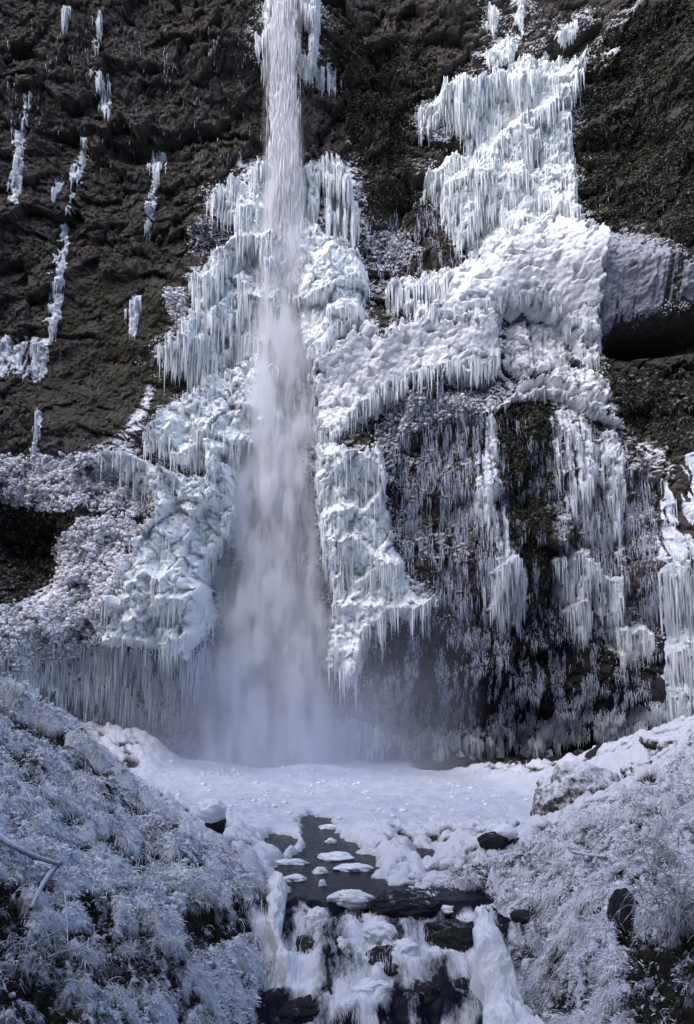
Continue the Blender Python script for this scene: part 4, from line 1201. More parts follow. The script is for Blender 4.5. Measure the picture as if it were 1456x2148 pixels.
def ground_material():
    m, t, bs = mat('frosted_ground')
    geo = N(t, 'ShaderNodeNewGeometry'); pos = geo.outputs['Position']
    a = N(t, 'ShaderNodeAttribute', attribute_name='rime')
    p = N(t, 'ShaderNodeAttribute', attribute_name='plate')
    n = noise_node(t, pos, 5, 6, 0.72)
    n2 = noise_node(t, pos, 19, 4, 0.7)
    f = mathn(t, 'ADD', a.outputs['Fac'], mathn(t, 'ADD', mathn(t, 'MULTIPLY', n, 0.5), mathn(t, 'MULTIPLY', n2, 0.4)))
    f = mathn(t, 'ADD', f, p.outputs['Fac'])
    f = mathn(t, 'MULTIPLY', mathn(t, 'SUBTRACT', f, 0.66), 3.2, clamp=True)
    dark = mixc(t, n, (0.012, 0.012, 0.010), (0.035, 0.032, 0.020))
    col = mixc(t, f, dark, (0.76, 0.78, 0.84))
    snow = ramp(t, noise_node(t, pos, 1.3, 5, 0.7, (1, 0.6, 1)), [(0.32, (0.46, 0.52, 0.63)), (0.62, (0.68, 0.72, 0.79))])
    col = mixc(t, mathn(t, 'MULTIPLY', p.outputs['Fac'], 0.9), col, snow)
    t.links.new(col, bs.inputs['Base Color'])
    bs.inputs['Roughness'].default_value = 0.75
    bs.inputs['Specular IOR Level'].default_value = 0.2
    q = bump(t, bs, n, 0.8, 0.14)
    bump(t, bs, n2, 0.7, 0.04, q)
    return m
ground = mesh_obj('ground', np.stack([TXg, TYg, TZ], -1).reshape(-1, 3), gF, ground_material(), attrs={'rime': RIME, 'plate': PLATE})
tag(ground, 'frosted banks and snow covered frozen pool in front of the cliff', 'ground', kind='structure')

LTY0 = math.log(TY[0]); LTY1 = math.log(TY[-1])
def ground_at(x, y, field=None):
    field = TZ if field is None else field
    v = np.clip((np.log(np.maximum(y, 3.0)) - LTY0) / (LTY1 - LTY0) * (NTY - 1), 0, NTY - 1.001)
    u = np.clip((x / (y + 3.0) - TA[0]) / (TA[-1] - TA[0]) * (NTX - 1), 0, NTX - 1.001)
    iv = v.astype(int); iu = u.astype(int); fv = v - iv; fu = u - iu
    return (field[iv, iu] * (1 - fu) + field[iv, iu + 1] * fu) * (1 - fv) + (field[iv + 1, iu] * (1 - fu) + field[iv + 1, iu + 1] * fu) * fv

def on_ground(px1, py1):
    """first ground point along the line of sight"""
    Y = np.linspace(4.5, 45, 900)
    x, y, z = at(px1, py1, Y)
    g = ground_at(x, y)
    k = np.argmax(z < g)
    if not (z < g).any():
        k = len(Y) - 1
    return np.array([x[k], y[k], g[k]])

# ------------------------------------------------------------------ the stream
SX = np.linspace(-7, 9, 520); SY = np.linspace(9, 30, 700)
sx, sy = np.meshgrid(SX, SY)
sw = water_level(sx, sy)
casc = sstep(19.6, 18.9, sy + 0.55 * perlin(sx * 0.75, sy * 0.25, 201)) 
bumps = dome(sx * 1.1 + 0.4 * perlin(sx, sy, 3), sy * 0.9, 231)
sz = sw + casc * (0.28 * bumps + 0.16 * dome(sx * 2.6, sy * 2.2, 232) + 0.07 * fbm(sx * 5, sy * 3, 233, 3)) + 0.012 * fbm(sx * 5, sy * 5, 234, 3)
foam = np.clip(casc * (0.16 + 1.0 * fbm(sx * 1.4, sy * 0.9, 235, 4) + 0.5 * (bumps - 0.35)) + 0.10, 0, 1) * casc
sF, _ = grid_faces(len(SY), len(SX))
def stream_material():
    m, t, bs = mat('stream_water')
    geo = N(t, 'ShaderNodeNewGeometry'); pos = geo.outputs['Position']
    a = N(t, 'ShaderNodeAttribute', attribute_name='foam')
    n = noise_node(t, pos, 6.5, 6, 0.8, (1.4, 0.8, 0.6))
    f = mathn(t, 'MULTIPLY', mathn(t, 'SUBTRACT', mathn(t, 'ADD', a.outputs['Fac'], mathn(t, 'MULTIPLY', n, 0.9)), 0.66), 2.6, clamp=True)
    col = mixc(t, f, (0.008, 0.010, 0.016), (0.74, 0.76, 0.82))
    t.links.new(col, bs.inputs['Base Color'])
    r = mathn(t, 'ADD', mathn(t, 'MULTIPLY', f, 0.5), 0.12)
    t.links.new(r, bs.inputs['Roughness'])
    bs.inputs['IOR'].default_value = 1.33
    bs.inputs['Specular IOR Level'].default_value = 0.14
    bump(t, bs, noise_node(t, pos, 7, 5, 0.7), 0.5, 0.05)
    return m
M_STREAM = stream_material()
stream = mesh_obj('stream', np.stack([sx, sy, sz], -1).reshape(-1, 3), sF, M_STREAM, attrs={'foam': foam})
tag(stream, 'dark stream leaving the pool and breaking into a foaming cascade', 'stream', kind='structure')

# ------------------------------------------------------------------ unseen slope added behind the viewer, shaped to shade the banks and lower wall
hx = np.linspace(-120, 70, 120); hs = np.linspace(0, 1, 60)
HX, HS = np.meshgrid(hx, hs)
HY = np.interp(HS, [0, .12, .8, 1], [1.2, -1.5, -11, -60]) - 0.004 * HX ** 2 * 0 + 1.2 * fbm(HX * 0.12, HS * 6, 301, 4)
HZ = np.interp(HS, [0, .12, .8, 1], [1.0, 3.0, 69, 75]) * np.interp(HX, [-24, -8], [1.0, 0.60]) + 3.0 * fbm(HX * 0.1, HS * 5, 302, 4) * HS
HY += np.where(np.abs(HX) > 14, 0, 0) - 0.3
hF, _ = grid_faces(len(hs), len(hx))
shade_hill = mesh_obj('shade_hill', np.stack([HX, HY, HZ], -1).reshape(-1, 3), hF, rock_material('shade_slope', ((0.012, 0.016, 0.008), (0.04, 0.045, 0.03)), use_attr=False, frost_const=0.40))  # added for shade; frost share set high to bounce light back
tag(shade_hill, 'unseen steep slope added behind the viewer to shade the banks', 'shade_hill', kind='structure')

# ------------------------------------------------------------------ boulders, stones, floes
def boulder(name, label, cat, c, size, material, seed=0, rough=0.28, flat=0.0, sub=4, rotz=0.0, freq=1.6, group=None, attrs=None):
    v, f = ico_sub(sub)
    n = 0.5 * (fbm(v[:, 0] * freq + seed, v[:, 1] * freq + v[:, 2] * freq * 0.7, seed + 400, 4) + fbm(v[:, 2] * freq - seed, v[:, 0] * freq * 0.6 - v[:, 1] * freq, seed + 410, 4))
    f1, f2, cc = worley(v[:, 0] * 2.2 + v[:, 2], v[:, 1] * 2.2 + seed + v[:, 2] * 0.6, seed + 420)
    r = 1 + rough * (1.5 * n + 0.5 * (cc - 0.5)) + 0.05 * fbm(v[:, 0] * 7 + v[:, 2] * 5, v[:, 1] * 7, seed + 430, 3)
    v = v * r[:, None]
    if flat:
        v[:, 2] = np.where(v[:, 2] > flat, flat + (v[:, 2] - flat) * 0.25, v[:, 2])
    v = v * np.array(size)
    ca, sa = math.cos(rotz), math.sin(rotz)
    v = np.stack([v[:, 0] * ca - v[:, 1] * sa, v[:, 0] * sa + v[:, 1] * ca, v[:, 2]], -1)
    o = mesh_obj(name, v, f, material, attrs=attrs)
    o.location = c
    return tag(o, label, cat, group)

def place(px1, py1, dz=0.0):
    p = on_ground(px1, py1)
    return (p[0], p[1], p[2] + dz)

b = boulder('boulder', 'big rough frosted boulder between the frozen pool and the right bank', 'boulder', (6.95, 26.5, 0.55), (1.5, 1.25, 1.3), M_BOULDER, 3, .3)
boulder('boulder', 'low snowy boulder just right of the big frosted boulder', 'boulder', (9.6, 28.2, 1.35), (0.85, 0.8, 0.6), M_BOULDER, 5, .3)
boulder('boulder', 'long flat frosted rock at the right edge under the side curtain of ice', 'boulder', (12.1, 29.0, 2.2), (2.2, 1.5, 0.9), M_BOULDER, 8, .3, flat=.4)
boulder('boulder', 'dark little boulder against the wall behind the big frosted boulder', 'boulder', (9.9, 34.0, 1.0), (0.8, 0.8, 0.75), M_WETROCK, 12, .3)
boulder('rock', 'dark bare rock poking out of the snow by the right bank', 'rock', place(1036, 1772, .06), (.36, .28, .22), M_ICYROCK, 14, .25, sub=3)
boulder('rock', 'smaller dark bare rock beside the dark one by the right bank', 'rock', place(1074, 1774, .03), (.26, .2, .15), M_ICYROCK, 15, .25, sub=3)
boulder('snow_covered_stone', 'white snow cap lying between the two bare rocks', 'snow cap', place(1060, 1768, .2), (.3, .25, .2), M_SNOW, 16, .15, sub=3)
boulder('rock', 'upright dark stone under a hood of snow at the left of the pool', 'rock', place(452, 1742, .16), (.24, .22, .42), M_ICYROCK, 21, .25, sub=3)
boulder('snow_hood', 'white hood of snow over the upright dark stone at the left of the pool', 'snow cap', tuple(np.array(place(446, 1742, .40)) + np.array([-.06, .12, 0])), (.32, .26, .26), M_SNOW, 22, .3, sub=3)
boulder('rock', 'small dark stone among the frosted plants of the right bank', 'rock', place(1095, 1928, .02), (.24, .2, .13), M_WETROCK, 23, .2, sub=3)
boulder('mossy_stump', 'dark mossy stump half buried in the right bank', 'stump', place(1310, 1935, .1), (.26, .24, .44), M_WETROCK, 24, .25, sub=3)

def stream_pt(px1, py1, dz=0.0):
    Y = np.linspace(30, 15, 1500)[::-1]
    x, y, z = at(px1, py1, Y)
    lv_ = water_level(x, y)
    k = int(np.argmax(z < lv_))
    return (float(x[k]), float(y[k]), float(lv_[k]) + dz)
for (qx, qy, sx_, sy_, sz_, sd_, lb) in [
    (845, 1905, .75, .45, .30, 31, 'broad dark wet rock at the head of the cascade'),
    (955, 1970, .70, .45, .36, 32, 'dark humped rock at the right side of the cascade beside the white ice strip'),
    (735, 1940, .42, .32, .24, 33, 'dark rock with a foamy collar in the upper cascade'),
    (810, 2030, .48, .40, .34, 34, 'speckled dark rock in the middle of the cascade'),
    (640, 1990, .30, .30, .24, 35, 'dark rock under the left ice rim of the stream'),
    (640, 2128, .60, .40, .30, 36, 'dark rock at the lower left of the cascade'),
    (880, 2090, .42, .32, .26, 37, 'dark rock low in the cascade near the white ice strip'),
    (960, 2080, .36, .30, .22, 38, 'lowest dark rock on the right of the cascade')]:
    boulder('rock', lb, 'rock', stream_pt(qx, qy, .02), (sx_, sy_, sz_), M_ICYROCK, sd_, .3, sub=4)
for (qx, qy, sx_, sy_, sz_, sd_, lb) in [
    (800, 1975, .36, .26, .26, 41, 'domed white ice cap on a rock in the cascade'),
    (735, 1903, .46, .16, .20, 42, 'arched white ice rim over the upper dark rocks'),
    (850, 2010, .28, .22, .20, 43, 'round ice lump beside the speckled dark rock'),
    (665, 1955, .26, .2, .34, 44, 'ice shell hanging over the left of the upper cascade'),
    (780, 2095, .42, .3, .2, 45, 'broad ice lump low in the middle of the cascade'),
    (720, 2005, .16, .14, .2, 46, 'small upright ice lump in the middle of the cascade'),
    (920, 1925, .45, .16, .1, 47, 'flat ice shelf over the right head of the cascade')]:
    boulder('ice_lump', lb, 'ice lump', stream_pt(qx, qy, .14), (sx_, sy_, sz_), M_SNOW, sd_, .34, sub=4, freq=1.7)
for (qx, qy, sx_, sy_, sd_, lb) in [
    (703, 1800, .62, .50, 51, 'largest snow covered ice floe in the dark channel'),
    (740, 1824, .66, .34, 52, 'long ice floe below the largest one at the right side of the channel'),
    (618, 1846, .40, .26, 53, 'lumpy ice floe in the wide dark water left of centre'),
    (672, 1832, .26, .16, 54, 'small ice floe between the largest and the lumpy one'),
    (676, 1858, .12, .08, 55, 'tiny ice floe alone on the dark water'),
    (600, 1872, .16, .1, 56, 'tiny ice floe beside the left ice rim'),
    (690, 1738, .42, .22, 57, 'first ice floe at the narrow outlet of the pool'),
    (694, 1768, .22, .14, 58, 'little ice floe above the largest one'),
    (612, 1812, .60, .2, 59, 'thin ice plate jutting from the left snow into the channel')]:
    boulder('ice_floe', lb, 'ice floe', stream_pt(qx, qy, .0), (sx_ * .72, sy_ * .72, .13), M_SNOW, sd_, .36, sub=4, freq=1.7)

# white ice strip down the right side of the cascade, and the icy rim on its left
def ice_strip(name, label, cat, rows, material, seed, hgt=.3):
    """rows: left pixel, right pixel, y pixel, height"""
    n = 90; k = 40
    y = np.array([r[2] for r in rows], float); t = np.linspace(y[0], y[-1], n)
    V = []
    for tt in t:
        l = np.interp(tt, y, [r[0] for r in rows]); r = np.interp(tt, y, [r[1] for r in rows]); z = np.interp(tt, y, [r[3] for r in rows])
        A = np.array(at_z(l, tt, z)); B = np.array(at_z(r, tt, z))
        for j in range(k):
            u = j / (k - 1)
            p = A + (B - A) * u
            p[2] += hgt * (math.sin(math.pi * u) ** 0.5) - (0.5 if j in (0, k - 1) else 0)
            V.append(p)
    V = np.array(V)
    V[:, 2] += 0.05 * fbm(V[:, 0] * 9, V[:, 1] * 9, seed + 5, 3)
    V[:, 2] += 0.20 * fbm(V[:, 0] * 3, V[:, 1] * 3, seed, 4) + 0.28 * dome(V[:, 0] * 2.8, V[:, 1] * 2.8, seed + 1)
    V[:, 0] += 0.22 * fbm(V[:, 0] * 2.4 + V[:, 2], V[:, 1] * 2.4, seed + 2, 4)
    F, _ = grid_faces(n, k)
    c = V.mean(0)
    o = mesh_obj(name, V - c, F, material); o.location = c
    return tag(o, label, cat)
ice_strip('ice_strip', 'bright white tongue of ice sloping down the right side of the cascade', 'ice tongue',
          [(1000,1026,1945,-.05),(996,1048,1985,-.15),(998,1056,2025,-.35),(1008,1080,2070,-.65),(1010,1098,2110,-.9),(1015,1118,2150,-1.15),(1010,1190,2260,-1.6)], M_SNOW, 501, .30)
ice_strip('ice_strip', 'narrow knobbly rim of ice along the left edge of the stream', 'ice rim',
          [(560,598,1868,-.05),(563,596,1920,-.2),(562,594,1970,-.5),(572,602,2020,-.85),(575,610,2060,-1.1),(560,590,2110,-1.5),(545,580,2200,-2.0)], M_SNOWICE, 511, .22)

# wisps of running water over the cascade
r_ = np.random.default_rng(61)
n = 7000
cxs = r_.uniform(-2.2, 3.4, n); cys = r_.uniform(16.8, 19.1, n)
lv = water_level(cxs, cys)
bz = lv + 0.26 * dome(cxs * 1.1 + 0.4 * perlin(cxs, cys, 3), cys * 0.9, 231) + 0.1
ok = fbm(cxs * 1.4, cys * 0.9, 235, 4) > 0.05
P = np.stack([cxs, cys, bz + r_.uniform(0, .08, n)], -1)[ok]; k = len(P)
d = np.stack([r_.normal(0, .22, k), -np.ones(k), np.full(k, -0.35) + r_.normal(0, .25, k)], -1); d /= np.linalg.norm(d, axis=1, keepdims=True)
V, F, nv = blades(P, d, r_.uniform(.06, .3, k), r_.uniform(.004, .013, k), r_.uniform(.5, 1.6, k), 63)
child(mesh_obj('water_wisps', V, F, M_FALL), stream)

# ------------------------------------------------------------------ frosted plants
def ground_normal(x, y):
    e = 0.12
    dzx = (ground_at(x + e, y) - ground_at(x - e, y)) / (2 * e); dzy = (ground_at(x, y + e) - ground_at(x, y - e)) / (2 * e)
    n_ = np.stack([-dzx, -dzy, np.ones_like(x)], -1)
    return n_ / np.linalg.norm(n_, axis=1, keepdims=True)

def undergrowth(name, label, poly, n, seed, lump_share=.30):
    r_ = np.random.default_rng(seed)
    S = sdf(poly)
    m = n * 5
    a = r_.uniform(TA[0], TA[-1], m); y = np.exp(r_.uniform(math.log(4.5), math.log(31), m))
    x = a * (y + 3); z = ground_at(x, y)
    qx, qy = project(np.stack([x, y, z], -1))
    ok = (sample(S, qx, qy) > r_.uniform(-14, 10, m)) & (ground_at(x, y, inch) < -0.05) & (ground_at(x, y, PLATE) < 0.5)
    x, y, z = x[ok][:n], y[ok][:n], z[ok][:n]
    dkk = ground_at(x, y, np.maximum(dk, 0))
    n = len(x)
    nor = ground_normal(x, y)
    P = np.stack([x, y, z], -1)
    sc = np.clip(y / 13, .55, 1.7)
    den = fbm(x * 1.6, y * 1.6, seed + 3, 3)
    co = fbm(x * 1.7, y * 1.3, seed + 8, 4)
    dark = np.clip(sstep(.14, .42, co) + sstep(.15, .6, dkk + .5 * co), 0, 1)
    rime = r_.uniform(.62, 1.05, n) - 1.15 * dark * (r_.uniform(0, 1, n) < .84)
    parts = []; at_ = []
    i = np.where(r_.uniform(0, 1, n) < lump_share)[0]
    V, F = lumps(P[i] + nor[i] * (r_.uniform(-.06, .0, len(i)) * sc[i])[:, None], r_.uniform(.02, .07, len(i)) * sc[i], seed + 1)
    parts.append((V, F)); at_.append(np.repeat(rime[i], 12))
    K = 9                                               # leaves of a sprig
    kind = fbm(x * .8, y * .8, seed + 12, 2)              # drooping grass here, short ferny sprigs there
    Pk = np.repeat(P - nor * .02, K, 0) + r_.normal(0, .018, (n * K, 3)) * np.repeat(sc, K)[:, None]
    d = np.repeat(nor, K, 0) * 0.7 + r_.normal(0, .75, (n * K, 3)); d[:, 2] = np.abs(d[:, 2]) * .6 + .05
    d /= np.linalg.norm(d, axis=1, keepdims=True)
    lk = np.repeat(np.where(kind > .12, r_.uniform(.10, .24, n), r_.uniform(.04, .11, n)) * sc, K) * r_.uniform(.5, 1.3, n * K)
    wk = np.repeat(np.where(kind > .12, .014, .026) * sc, K) * r_.uniform(.6, 1.4, n * K)
    dr = np.repeat(np.where(kind > .05, 3.0, 1.4), K) * r_.uniform(.5, 1.3, n * K)
    V, F4, nv = blades(Pk, d, lk, wk, dr, seed + 2, 3)
    parts.append((V, np.concatenate([F4[:, [0, 1, 2]], F4[:, [0, 2, 3]]]))); at_.append(np.repeat(np.repeat(rime, K) + r_.normal(0, .12, n * K), nv))
    V, F = join(parts)
    o = mesh_obj(name, V, F, M_VEG, attrs={'rime': np.concatenate(at_)})
    return tag(o, label, 'undergrowth', kind='stuff')
undergrowth('undergrowth', 'rime covered grass and ferns on the left bank', [(-200,1300),(0,1380),(130,1470),(215,1560),(300,1650),(385,1735),(480,1790),(570,1860),(590,1960),(600,2200),(540,2700),(-400,2700)], 28000, 71)
undergrowth('undergrowth', 'rime covered grass and ferns on the right bank', [(880,1870),(1000,1810),(1120,1760),(1200,1720),(1300,1680),(1380,1620),(1460,1560),(1700,1500),(1800,2700),(1150,2700),(1090,2148),(1060,2040),(1010,1950),(930,1910)], 28000, 72)

# drooping frosted tussocks of grass
def tussock(label, px1, py1, n, ln, seed, wid=.012, droop=3.0, spread=.12, group='frosted grass tussocks', rime=(.5, 1.1)):
    r_ = np.random.default_rng(seed)
    c = np.array(place(px1, py1, 0.02))
    P = c + r_.normal(0, spread, (n, 3)) * np.array([1, .8, .25])
    d = r_.normal(0, .5, (n, 3)); d[:, 2] = np.abs(d[:, 2]) + .55; d[:, 1] -= .25
    d /= np.linalg.norm(d, axis=1, keepdims=True)
    V, F, nv = blades(P, d, r_.uniform(ln[0], ln[1], n) * .62, r_.uniform(.6, 1.4, n) * wid, r_.uniform(.6, 1.3, n) * droop, seed, 6)
    o = mesh_obj('grass_tussock', V - c, F, M_VEG, attrs={'rime': np.repeat(r_.uniform(rime[0], rime[1], n), nv)})
    o.location = c
    return tag(o, label, 'grass', group)
for a in [('drooping grass tussock at the lip of the left bank by the dark hollow', 430, 1880, 420, (.3, .7), 81), ('drooping grass tussock hanging beside the ice rim on the left bank', 530, 1860, 420, (.25, .6), 82),
          ('grass tussock on the left bank above the hanging icicle moss', 350, 1990, 380, (.25, .6), 83), ('frosted grass tussock in the middle of the left bank', 255, 2000, 360, (.25, .6), 84),
          ('frosted grass tussock low on the left bank near the bent twig', 230, 2100, 320, (.2, .5), 85), ('frosted grass tussock above the dark hollow of the right bank', 985, 1860, 480, (.25, .6), 86),
          ('frosted grass tussock beside the white ice tongue', 1080, 2000, 420, (.25, .6), 87), ('frosted grass tussock overhanging the lower right stones', 1130, 1980, 420, (.25, .55), 88),
          ('frosted grass tussock near the mossy stump', 1230, 1960, 380, (.25, .55), 89), ('frosted grass tussock at the bottom of the right bank', 1180, 2080, 380, (.2, .5), 90),
          ('frosted grass tussock behind the dark bare rocks', 1180, 1830, 300, (.25, .5), 91), ('frosted grass tussock on the crest of the left bank', 110, 1640, 300, (.3, .6), 92)]:
    tussock(*a)

# drooping twig bush at the lower right corner
def twig_bush(label, pix, n, seed, ln, lean):
    r_ = np.random.default_rng(seed)
    c = np.array(place(*pix))
    c[2] += .25
    Vs, Fs, at_ = [], [], []
    o_ = 0
    for i in range(n):
        p0 = c + r_.normal(0, .22, 3) * np.array([1, .6, .6])
        L = r_.uniform(*ln) * .75
        d = np.array([lean + r_.normal(0, .35), r_.normal(-.25, .3), .75 + r_.normal(0, .25)]); d /= np.linalg.norm(d)
        pts = [p0]; dd = d.copy()
        for k in range(9):
            pts.append(pts[-1] + dd * L / 9)
            dd = dd + np.array([0, 0, -.30]) + r_.normal(0, .07, 3); dd /= np.linalg.norm(dd)
        v, f, cnt = tube_path(pts, np.linspace(.010, .003, 10), 5, seed + i)
        Vs.append(v); Fs.append(f + o_); at_.append(cnt); o_ += len(v)
        # short side twigs
        pp = np.array(pts)
        m = 14
        q = pp[r_.integers(2, 10, m)] + r_.normal(0, .01, (m, 3))
        sd_ = r_.normal(0, .6, (m, 3)) + np.array([lean * .4, 0, -.6]); sd_ /= np.linalg.norm(sd_, axis=1, keepdims=True)
        v, f4, nv = blades(q, sd_, r_.uniform(.06, .2, m), r_.uniform(.006, .012, m), np.full(m, 1.0), seed + i)
        Vs.append(v); Fs.append(f4.ravel() + o_); at_.append(np.full(len(f4), 4, np.int32)); o_ += len(v)
    V = np.concatenate(Vs); F = np.concatenate([f.ravel() for f in Fs]); cnt = np.concatenate(at_)
    o = mesh_obj('twig_bush', V - c, F, M_VEG, loop_counts=cnt, attrs={'rime': r_.uniform(.2, .75, len(V))})
    o.location = c
    return tag(o, label, 'bush')
twig_bush('bush of fine drooping frosted twigs at the lower right corner', (1440, 1960), 90, 95, (.5, 1.2), -.55)
twig_bush('smaller tangle of drooping twigs behind the corner bush', (1400, 1850), 45, 96, (.4, .9), -.3)
twig_bush('low tangle of bare twigs at the lower left corner', (60, 2060), 40, 97, (.25, .6), .4)

# fallen branches and sticks
def branch(label, pix, rad, seed, name='branch', lift=.12, rime=(.3, .9), group=None):
    P = []
    for (a, b_) in pix:
        q = on_ground(a, b_); P.append(q + np.array([0, -.05, lift]))
    P = spline(P, 26)
    r_ = np.random.default_rng(seed)
    v, f, cnt = tube_path(P, np.linspace(rad, rad * .65, 26), 9, seed, .16)
    # rime lies on the upper side
    nz = np.zeros(len(v)); nz[:26 * 9] = (v[:26 * 9, 2] - np.repeat(P[:, 2], 9)) / rad
    c = P[0]
    o = mesh_obj(name, v - c, f, M_WOOD, loop_counts=cnt, attrs={'rime': np.clip(rime[0] + (rime[1] - rime[0]) * (nz * .8 + .4), -.2, 1.2)})
    o.location = c
    return tag(o, label, 'branch', group)
branch('thick frosted branch lying along the left bank from the left edge', [(-20,1770),(30,1805),(75,1828),(125,1838)], .055, 101, lift=.2)
branch('dark broken branch angling down from the end of the thick frosted branch', [(126,1836),(105,1862),(85,1895),(66,1935)], .050, 102, lift=.2, rime=(-.1, .8))
branch('thin bent twig curving up over the lower left bank', [(100,2044),(130,2042),(165,2020),(203,1985)], .013, 103, lift=.2, rime=(.1, .8))
branch('slender upright stem behind the bent twig', [(128,1868),(136,1900),(140,1950),(143,2010)], .014, 104, lift=.15)
branch('short twig above the bent twig on the left bank', [(62,2012),(95,1998),(140,1974)], .012, 105, lift=.15)
branch('stubby frosted stick beside the dark broken branch', [(105,1874),(118,1876),(130,1884)], .02, 106, lift=.18)
branch('frosted stick lying on the right bank behind the tussocks', [(1228,1812),(1250,1800),(1275,1784)], .06, 107, lift=.1)
branch('second frosted stick crossing the first on the right bank', [(1200,1800),(1232,1806),(1270,1810)], .04, 108, lift=.12)
branch('thin frosted stick standing behind the crossed sticks', [(1150,1850),(1165,1838),(1185,1832)], .03, 109, lift=.1)

# ------------------------------------------------------------------ frosted bushes on the shelves of the wall
def wall_bush(label, poly, n, rad, seed, rime=(.5, 1.1), out=.35, name='frosted_bush', cat='bush', group=None, hang=0.3, front=True):
    r_ = np.random.default_rng(seed)
    S = sdf(poly)
    p = np.array(poly, float)
    m = n * 5
    qx = r_.uniform(p[:, 0].min(), p[:, 0].max(), m); qy = r_.uniform(p[:, 1].min(), p[:, 1].max(), m)
    ok = sample(S, qx, qy) > r_.uniform(-10, 12, m)
    qx, qy = qx[ok], qy[ok]
    P = on_wall(qx, qy)
    cl = fbm(P[:, 0] * 1.2, P[:, 2] * 1.4, seed + 3, 3)
    ok = cl > r_.uniform(-.35, .15, len(cl))
    P = P[ok][:n]; k = len(P)
    P[:, 1] -= r_.uniform(0, out, k)
    V, F = lumps(P, r_.uniform(rad[0], rad[1], k), seed + 1)
    at_ = [np.repeat(r_.uniform(rime[0], rime[1], k), 12)]
    nb = int(k * hang)
    d = r_.normal(0, .6, (nb, 3)); d[:, 1] = -np.abs(d[:, 1]); d /= np.linalg.norm(d, axis=1, keepdims=True)
    V2, F2, nv = blades(P[:nb], d, r_.uniform(.2, .6, nb), r_.uniform(.02, .05, nb), r_.uniform(1, 3, nb), seed + 2)
    at_.append(np.repeat(r_.uniform(rime[0], rime[1], nb), nv))
    V, F = join([(V, F), (V2, np.concatenate([F2[:, [0, 1, 2]], F2[:, [0, 2, 3]]]))])
    c = P.mean(0)
    o = mesh_obj(name, V - c, F, M_VEG, attrs={'rime': np.concatenate(at_)})
    o.location = c
    return tag(o, label, cat, group)
wall_bush('frosted shrubs carpeting the snowy shelf left of the falls', [(-60,968),(100,958),(215,952),(300,965),(345,1005),(335,1060),(270,1085),(200,1062),(100,1072),(-60,1030)], 5200, (.04, .13), 111, name='frosted_shrubbery', cat='shrubs')
wall_bush('clumped frosted bush hanging beside the dark hollow at left', [(120,1140),(185,1085),(255,1085),(295,1110),(265,1165),(255,1240),(200,1260),(110,1255),(130,1200)], 3000, (.05, .15), 112)
wall_bush('frosted thicket on the slope at the lower left wall', [(-60,1290),(60,1262),(150,1255),(215,1270),(240,1340),(180,1370),(60,1400),(-60,1480)], 5200, (.04, .13), 113, name='frosted_shrubbery', cat='shrubs')
wall_bush('frosted bush fringing the top of the left ice cascade', [(440,430),(462,400),(490,392),(500,430),(470,445)], 420, (.04, .11), 114, rime=(.2, 1.1))
wall_bush('frosted tuft high beside the left of the falling water', [(515,352),(535,340),(560,340),(558,385),(530,392)], 380, (.04, .11), 115, rime=(.2, 1.1))
wall_bush('frosted shrubs left of the upper right ice cascade', [(870,240),(900,215),(930,215),(960,270),(920,300),(880,285)], 900, (.04, .12), 116, rime=(.2, 1.0))
wall_bush('frosted leafy patch on the rock above the thin snow ledge', [(770,500),(830,490),(870,520),(850,545),(790,540)], 900, (.04, .12), 117, rime=(.1, 1.0))
wall_bush('frosted knobbly patch on the dark rock left of the ice cascade', [(345,605),(385,615),(402,650),(388,695),(370,670),(352,640)], 600, (.04, .12), 118, rime=(.3, 1.1))
wall_bush('frosted fringe of plants at the right end of the lower ice lumps', [(815,1190),(880,1230),(915,1262),(880,1285),(830,1280),(800,1230)], 900, (.05, .13), 119, rime=(.4, 1.1))
wall_bush('frosted mossy edging along the left side of the arched crest', [(790,900),(820,850),(870,832),(960,820),(1010,842),(1000,868),(900,880),(830,920),(780,950)], 1500, (.04, .12), 120, rime=(.1, .95))
wall_bush('dark green shrub growing from the bare cliff right of the fall', [(755,190),(785,185),(812,205),(805,240),(770,240),(752,215)], 700, (.04, .12), 121, rime=(-.4, .1), name='shrub', cat='shrub', hang=.8)
wall_bush('frosted twigs on the ledge under the left cascade steps', [(385,480),(450,450),(480,470),(470,500),(420,520)], 420, (.03, .09), 122, rime=(-.1, 1.0))

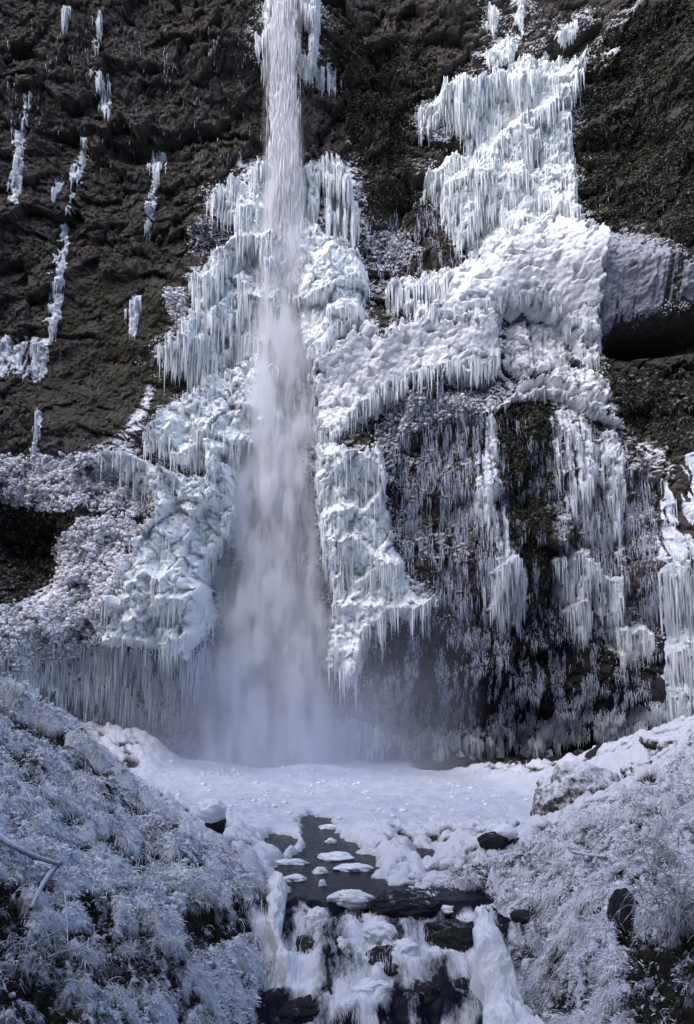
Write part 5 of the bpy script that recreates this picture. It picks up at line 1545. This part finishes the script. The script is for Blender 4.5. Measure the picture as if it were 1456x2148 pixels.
# ------------------------------------------------------------------ mist drifting off the foot of the fall
def mist_bank():
    zz = [(-1.2, 1.0), (1.5, 1.0), (5.0, .92), (9.0, .7), (12.0, .35)]
    sides = 28; V = []
    for z, k in zz:
        for i in range(sides):
            a = 2 * math.pi * i / sides
            V.append((-2.0 + 13.5 * k * math.cos(a), 40.5 + 5.2 * math.sin(a) * (0.6 + .4 * k), z))
    n = len(zz)
    flat = [q for i in range(n - 1) for k in range(sides) for q in (i * sides + k, i * sides + (k + 1) % sides, (i + 1) * sides + (k + 1) % sides, (i + 1) * sides + k)]
    cnt = [4] * ((n - 1) * sides) + [sides, sides]
    flat += list(range(sides))[::-1] + [(n - 1) * sides + k for k in range(sides)]
    m, t, pv, out, geo, f = spray_material('mist_air', 1, (0.22, 0.22, 0.30), (0.36, 0.70), (0.84, 0.89, 1.0), seedoff=9.0)  # slight blue of the skylight put into the mist's colour
    sep = N(t, 'ShaderNodeSeparateXYZ'); t.links.new(geo.outputs['Position'], sep.inputs[0])
    hf = N(t, 'ShaderNodeMapRange'); hf.inputs[1].default_value = 9.5; hf.inputs[2].default_value = 0.0
    t.links.new(sep.outputs['Z'], hf.inputs[0])
    dx = mathn(t, 'DIVIDE', mathn(t, 'ADD', sep.outputs['X'], 2.6), 9.0)
    rim = mathn(t, 'SUBTRACT', 1.0, mathn(t, 'MULTIPLY', dx, dx), clamp=True)
    dy = mathn(t, 'DIVIDE', mathn(t, 'SUBTRACT', sep.outputs['Y'], 41.5), 5.0)
    rim2 = mathn(t, 'SUBTRACT', 1.0, mathn(t, 'MULTIPLY', dy, dy), clamp=True)
    h2n = mathn(t, 'POWER', hf.outputs[0], 1.6)
    d = mathn(t, 'MULTIPLY', mathn(t, 'MULTIPLY', mathn(t, 'MULTIPLY', h2n, rim2), rim), mathn(t, 'MULTIPLY', mathn(t, 'ADD', f, 0.3), 0.30))
    t.links.new(d, pv.inputs['Density'])
    t.links.new(pv.outputs[0], out.inputs['Volume'])
    m.cycles.volume_step_rate = 0.5
    o = mesh_obj('mist', np.array(V), np.array(flat), m, loop_counts=np.array(cnt, np.int32))
    return tag(o, 'pale blue mist drifting over the pool at the foot of the waterfall', 'mist', kind='stuff')
mist_bank()

# dark hanging moss and ferns on the damp parts of the cliff
def moss_cover(label, poly, n, rad, seed, rime):
    o = wall_bush(label, poly, n, rad, seed, rime=rime, out=.12, name='moss', cat='moss', hang=.9)
    o['kind'] = 'stuff'
moss_cover('dark green moss and ferns on the mossy side wall at the right', [(1230,120),(1330,20),(1500,0),(1500,500),(1300,480),(1225,470),(1215,300)], 11000, (.03,.10), 131, (-.45,.16))
moss_cover('dark moss on the bank of rock under the big overhang at the right', [(1280,790),(1480,760),(1500,960),(1400,930),(1310,880)], 5000, (.05,.14), 132, (-.4,.2))
moss_cover('brown moss between the ice streaks on the arched wall', [(1045,840),(1150,840),(1160,1000),(1150,1280),(1095,1280),(1070,1080),(1050,1000)], 4500, (.04,.12), 133, (-.45,.15))
moss_cover('dark moss on the bare cliff right of the falling water', [(700,60),(900,100),(930,200),(860,340),(880,460),(780,420),(740,300),(690,200)], 4000, (.03,.10), 134, (-.45,.12))
moss_cover('dark plants in the hollow at the left edge', [(-40,1020),(110,1080),(120,1180),(80,1240),(-40,1270)], 3500, (.05,.15), 135, (-.45,.2))

# broken bits of ice strewn over the frozen pool
r_ = np.random.default_rng(141)
n = 1500
ex = r_.uniform(-8, 8, n); ey = r_.uniform(24, 42, n)
ok = (ground_at(ex, ey, PLATE) > .6) & (ground_at(ex, ey, inch) < -.05) & (fbm(ex * .5, ey * .35, 142, 3) > r_.uniform(-.5, .5, n))
ex, ey = ex[ok], ey[ok]
ev, ef = lumps(np.stack([ex, ey, ground_at(ex, ey) + .01], -1), .02 + .13 * r_.uniform(0, 1, len(ex)) ** 3, 143, .6)
tag(mesh_obj('ice_rubble', ev, ef, M_SNOWICE), 'broken bits of ice strewn over the frozen pool', 'ice rubble', kind='stuff')
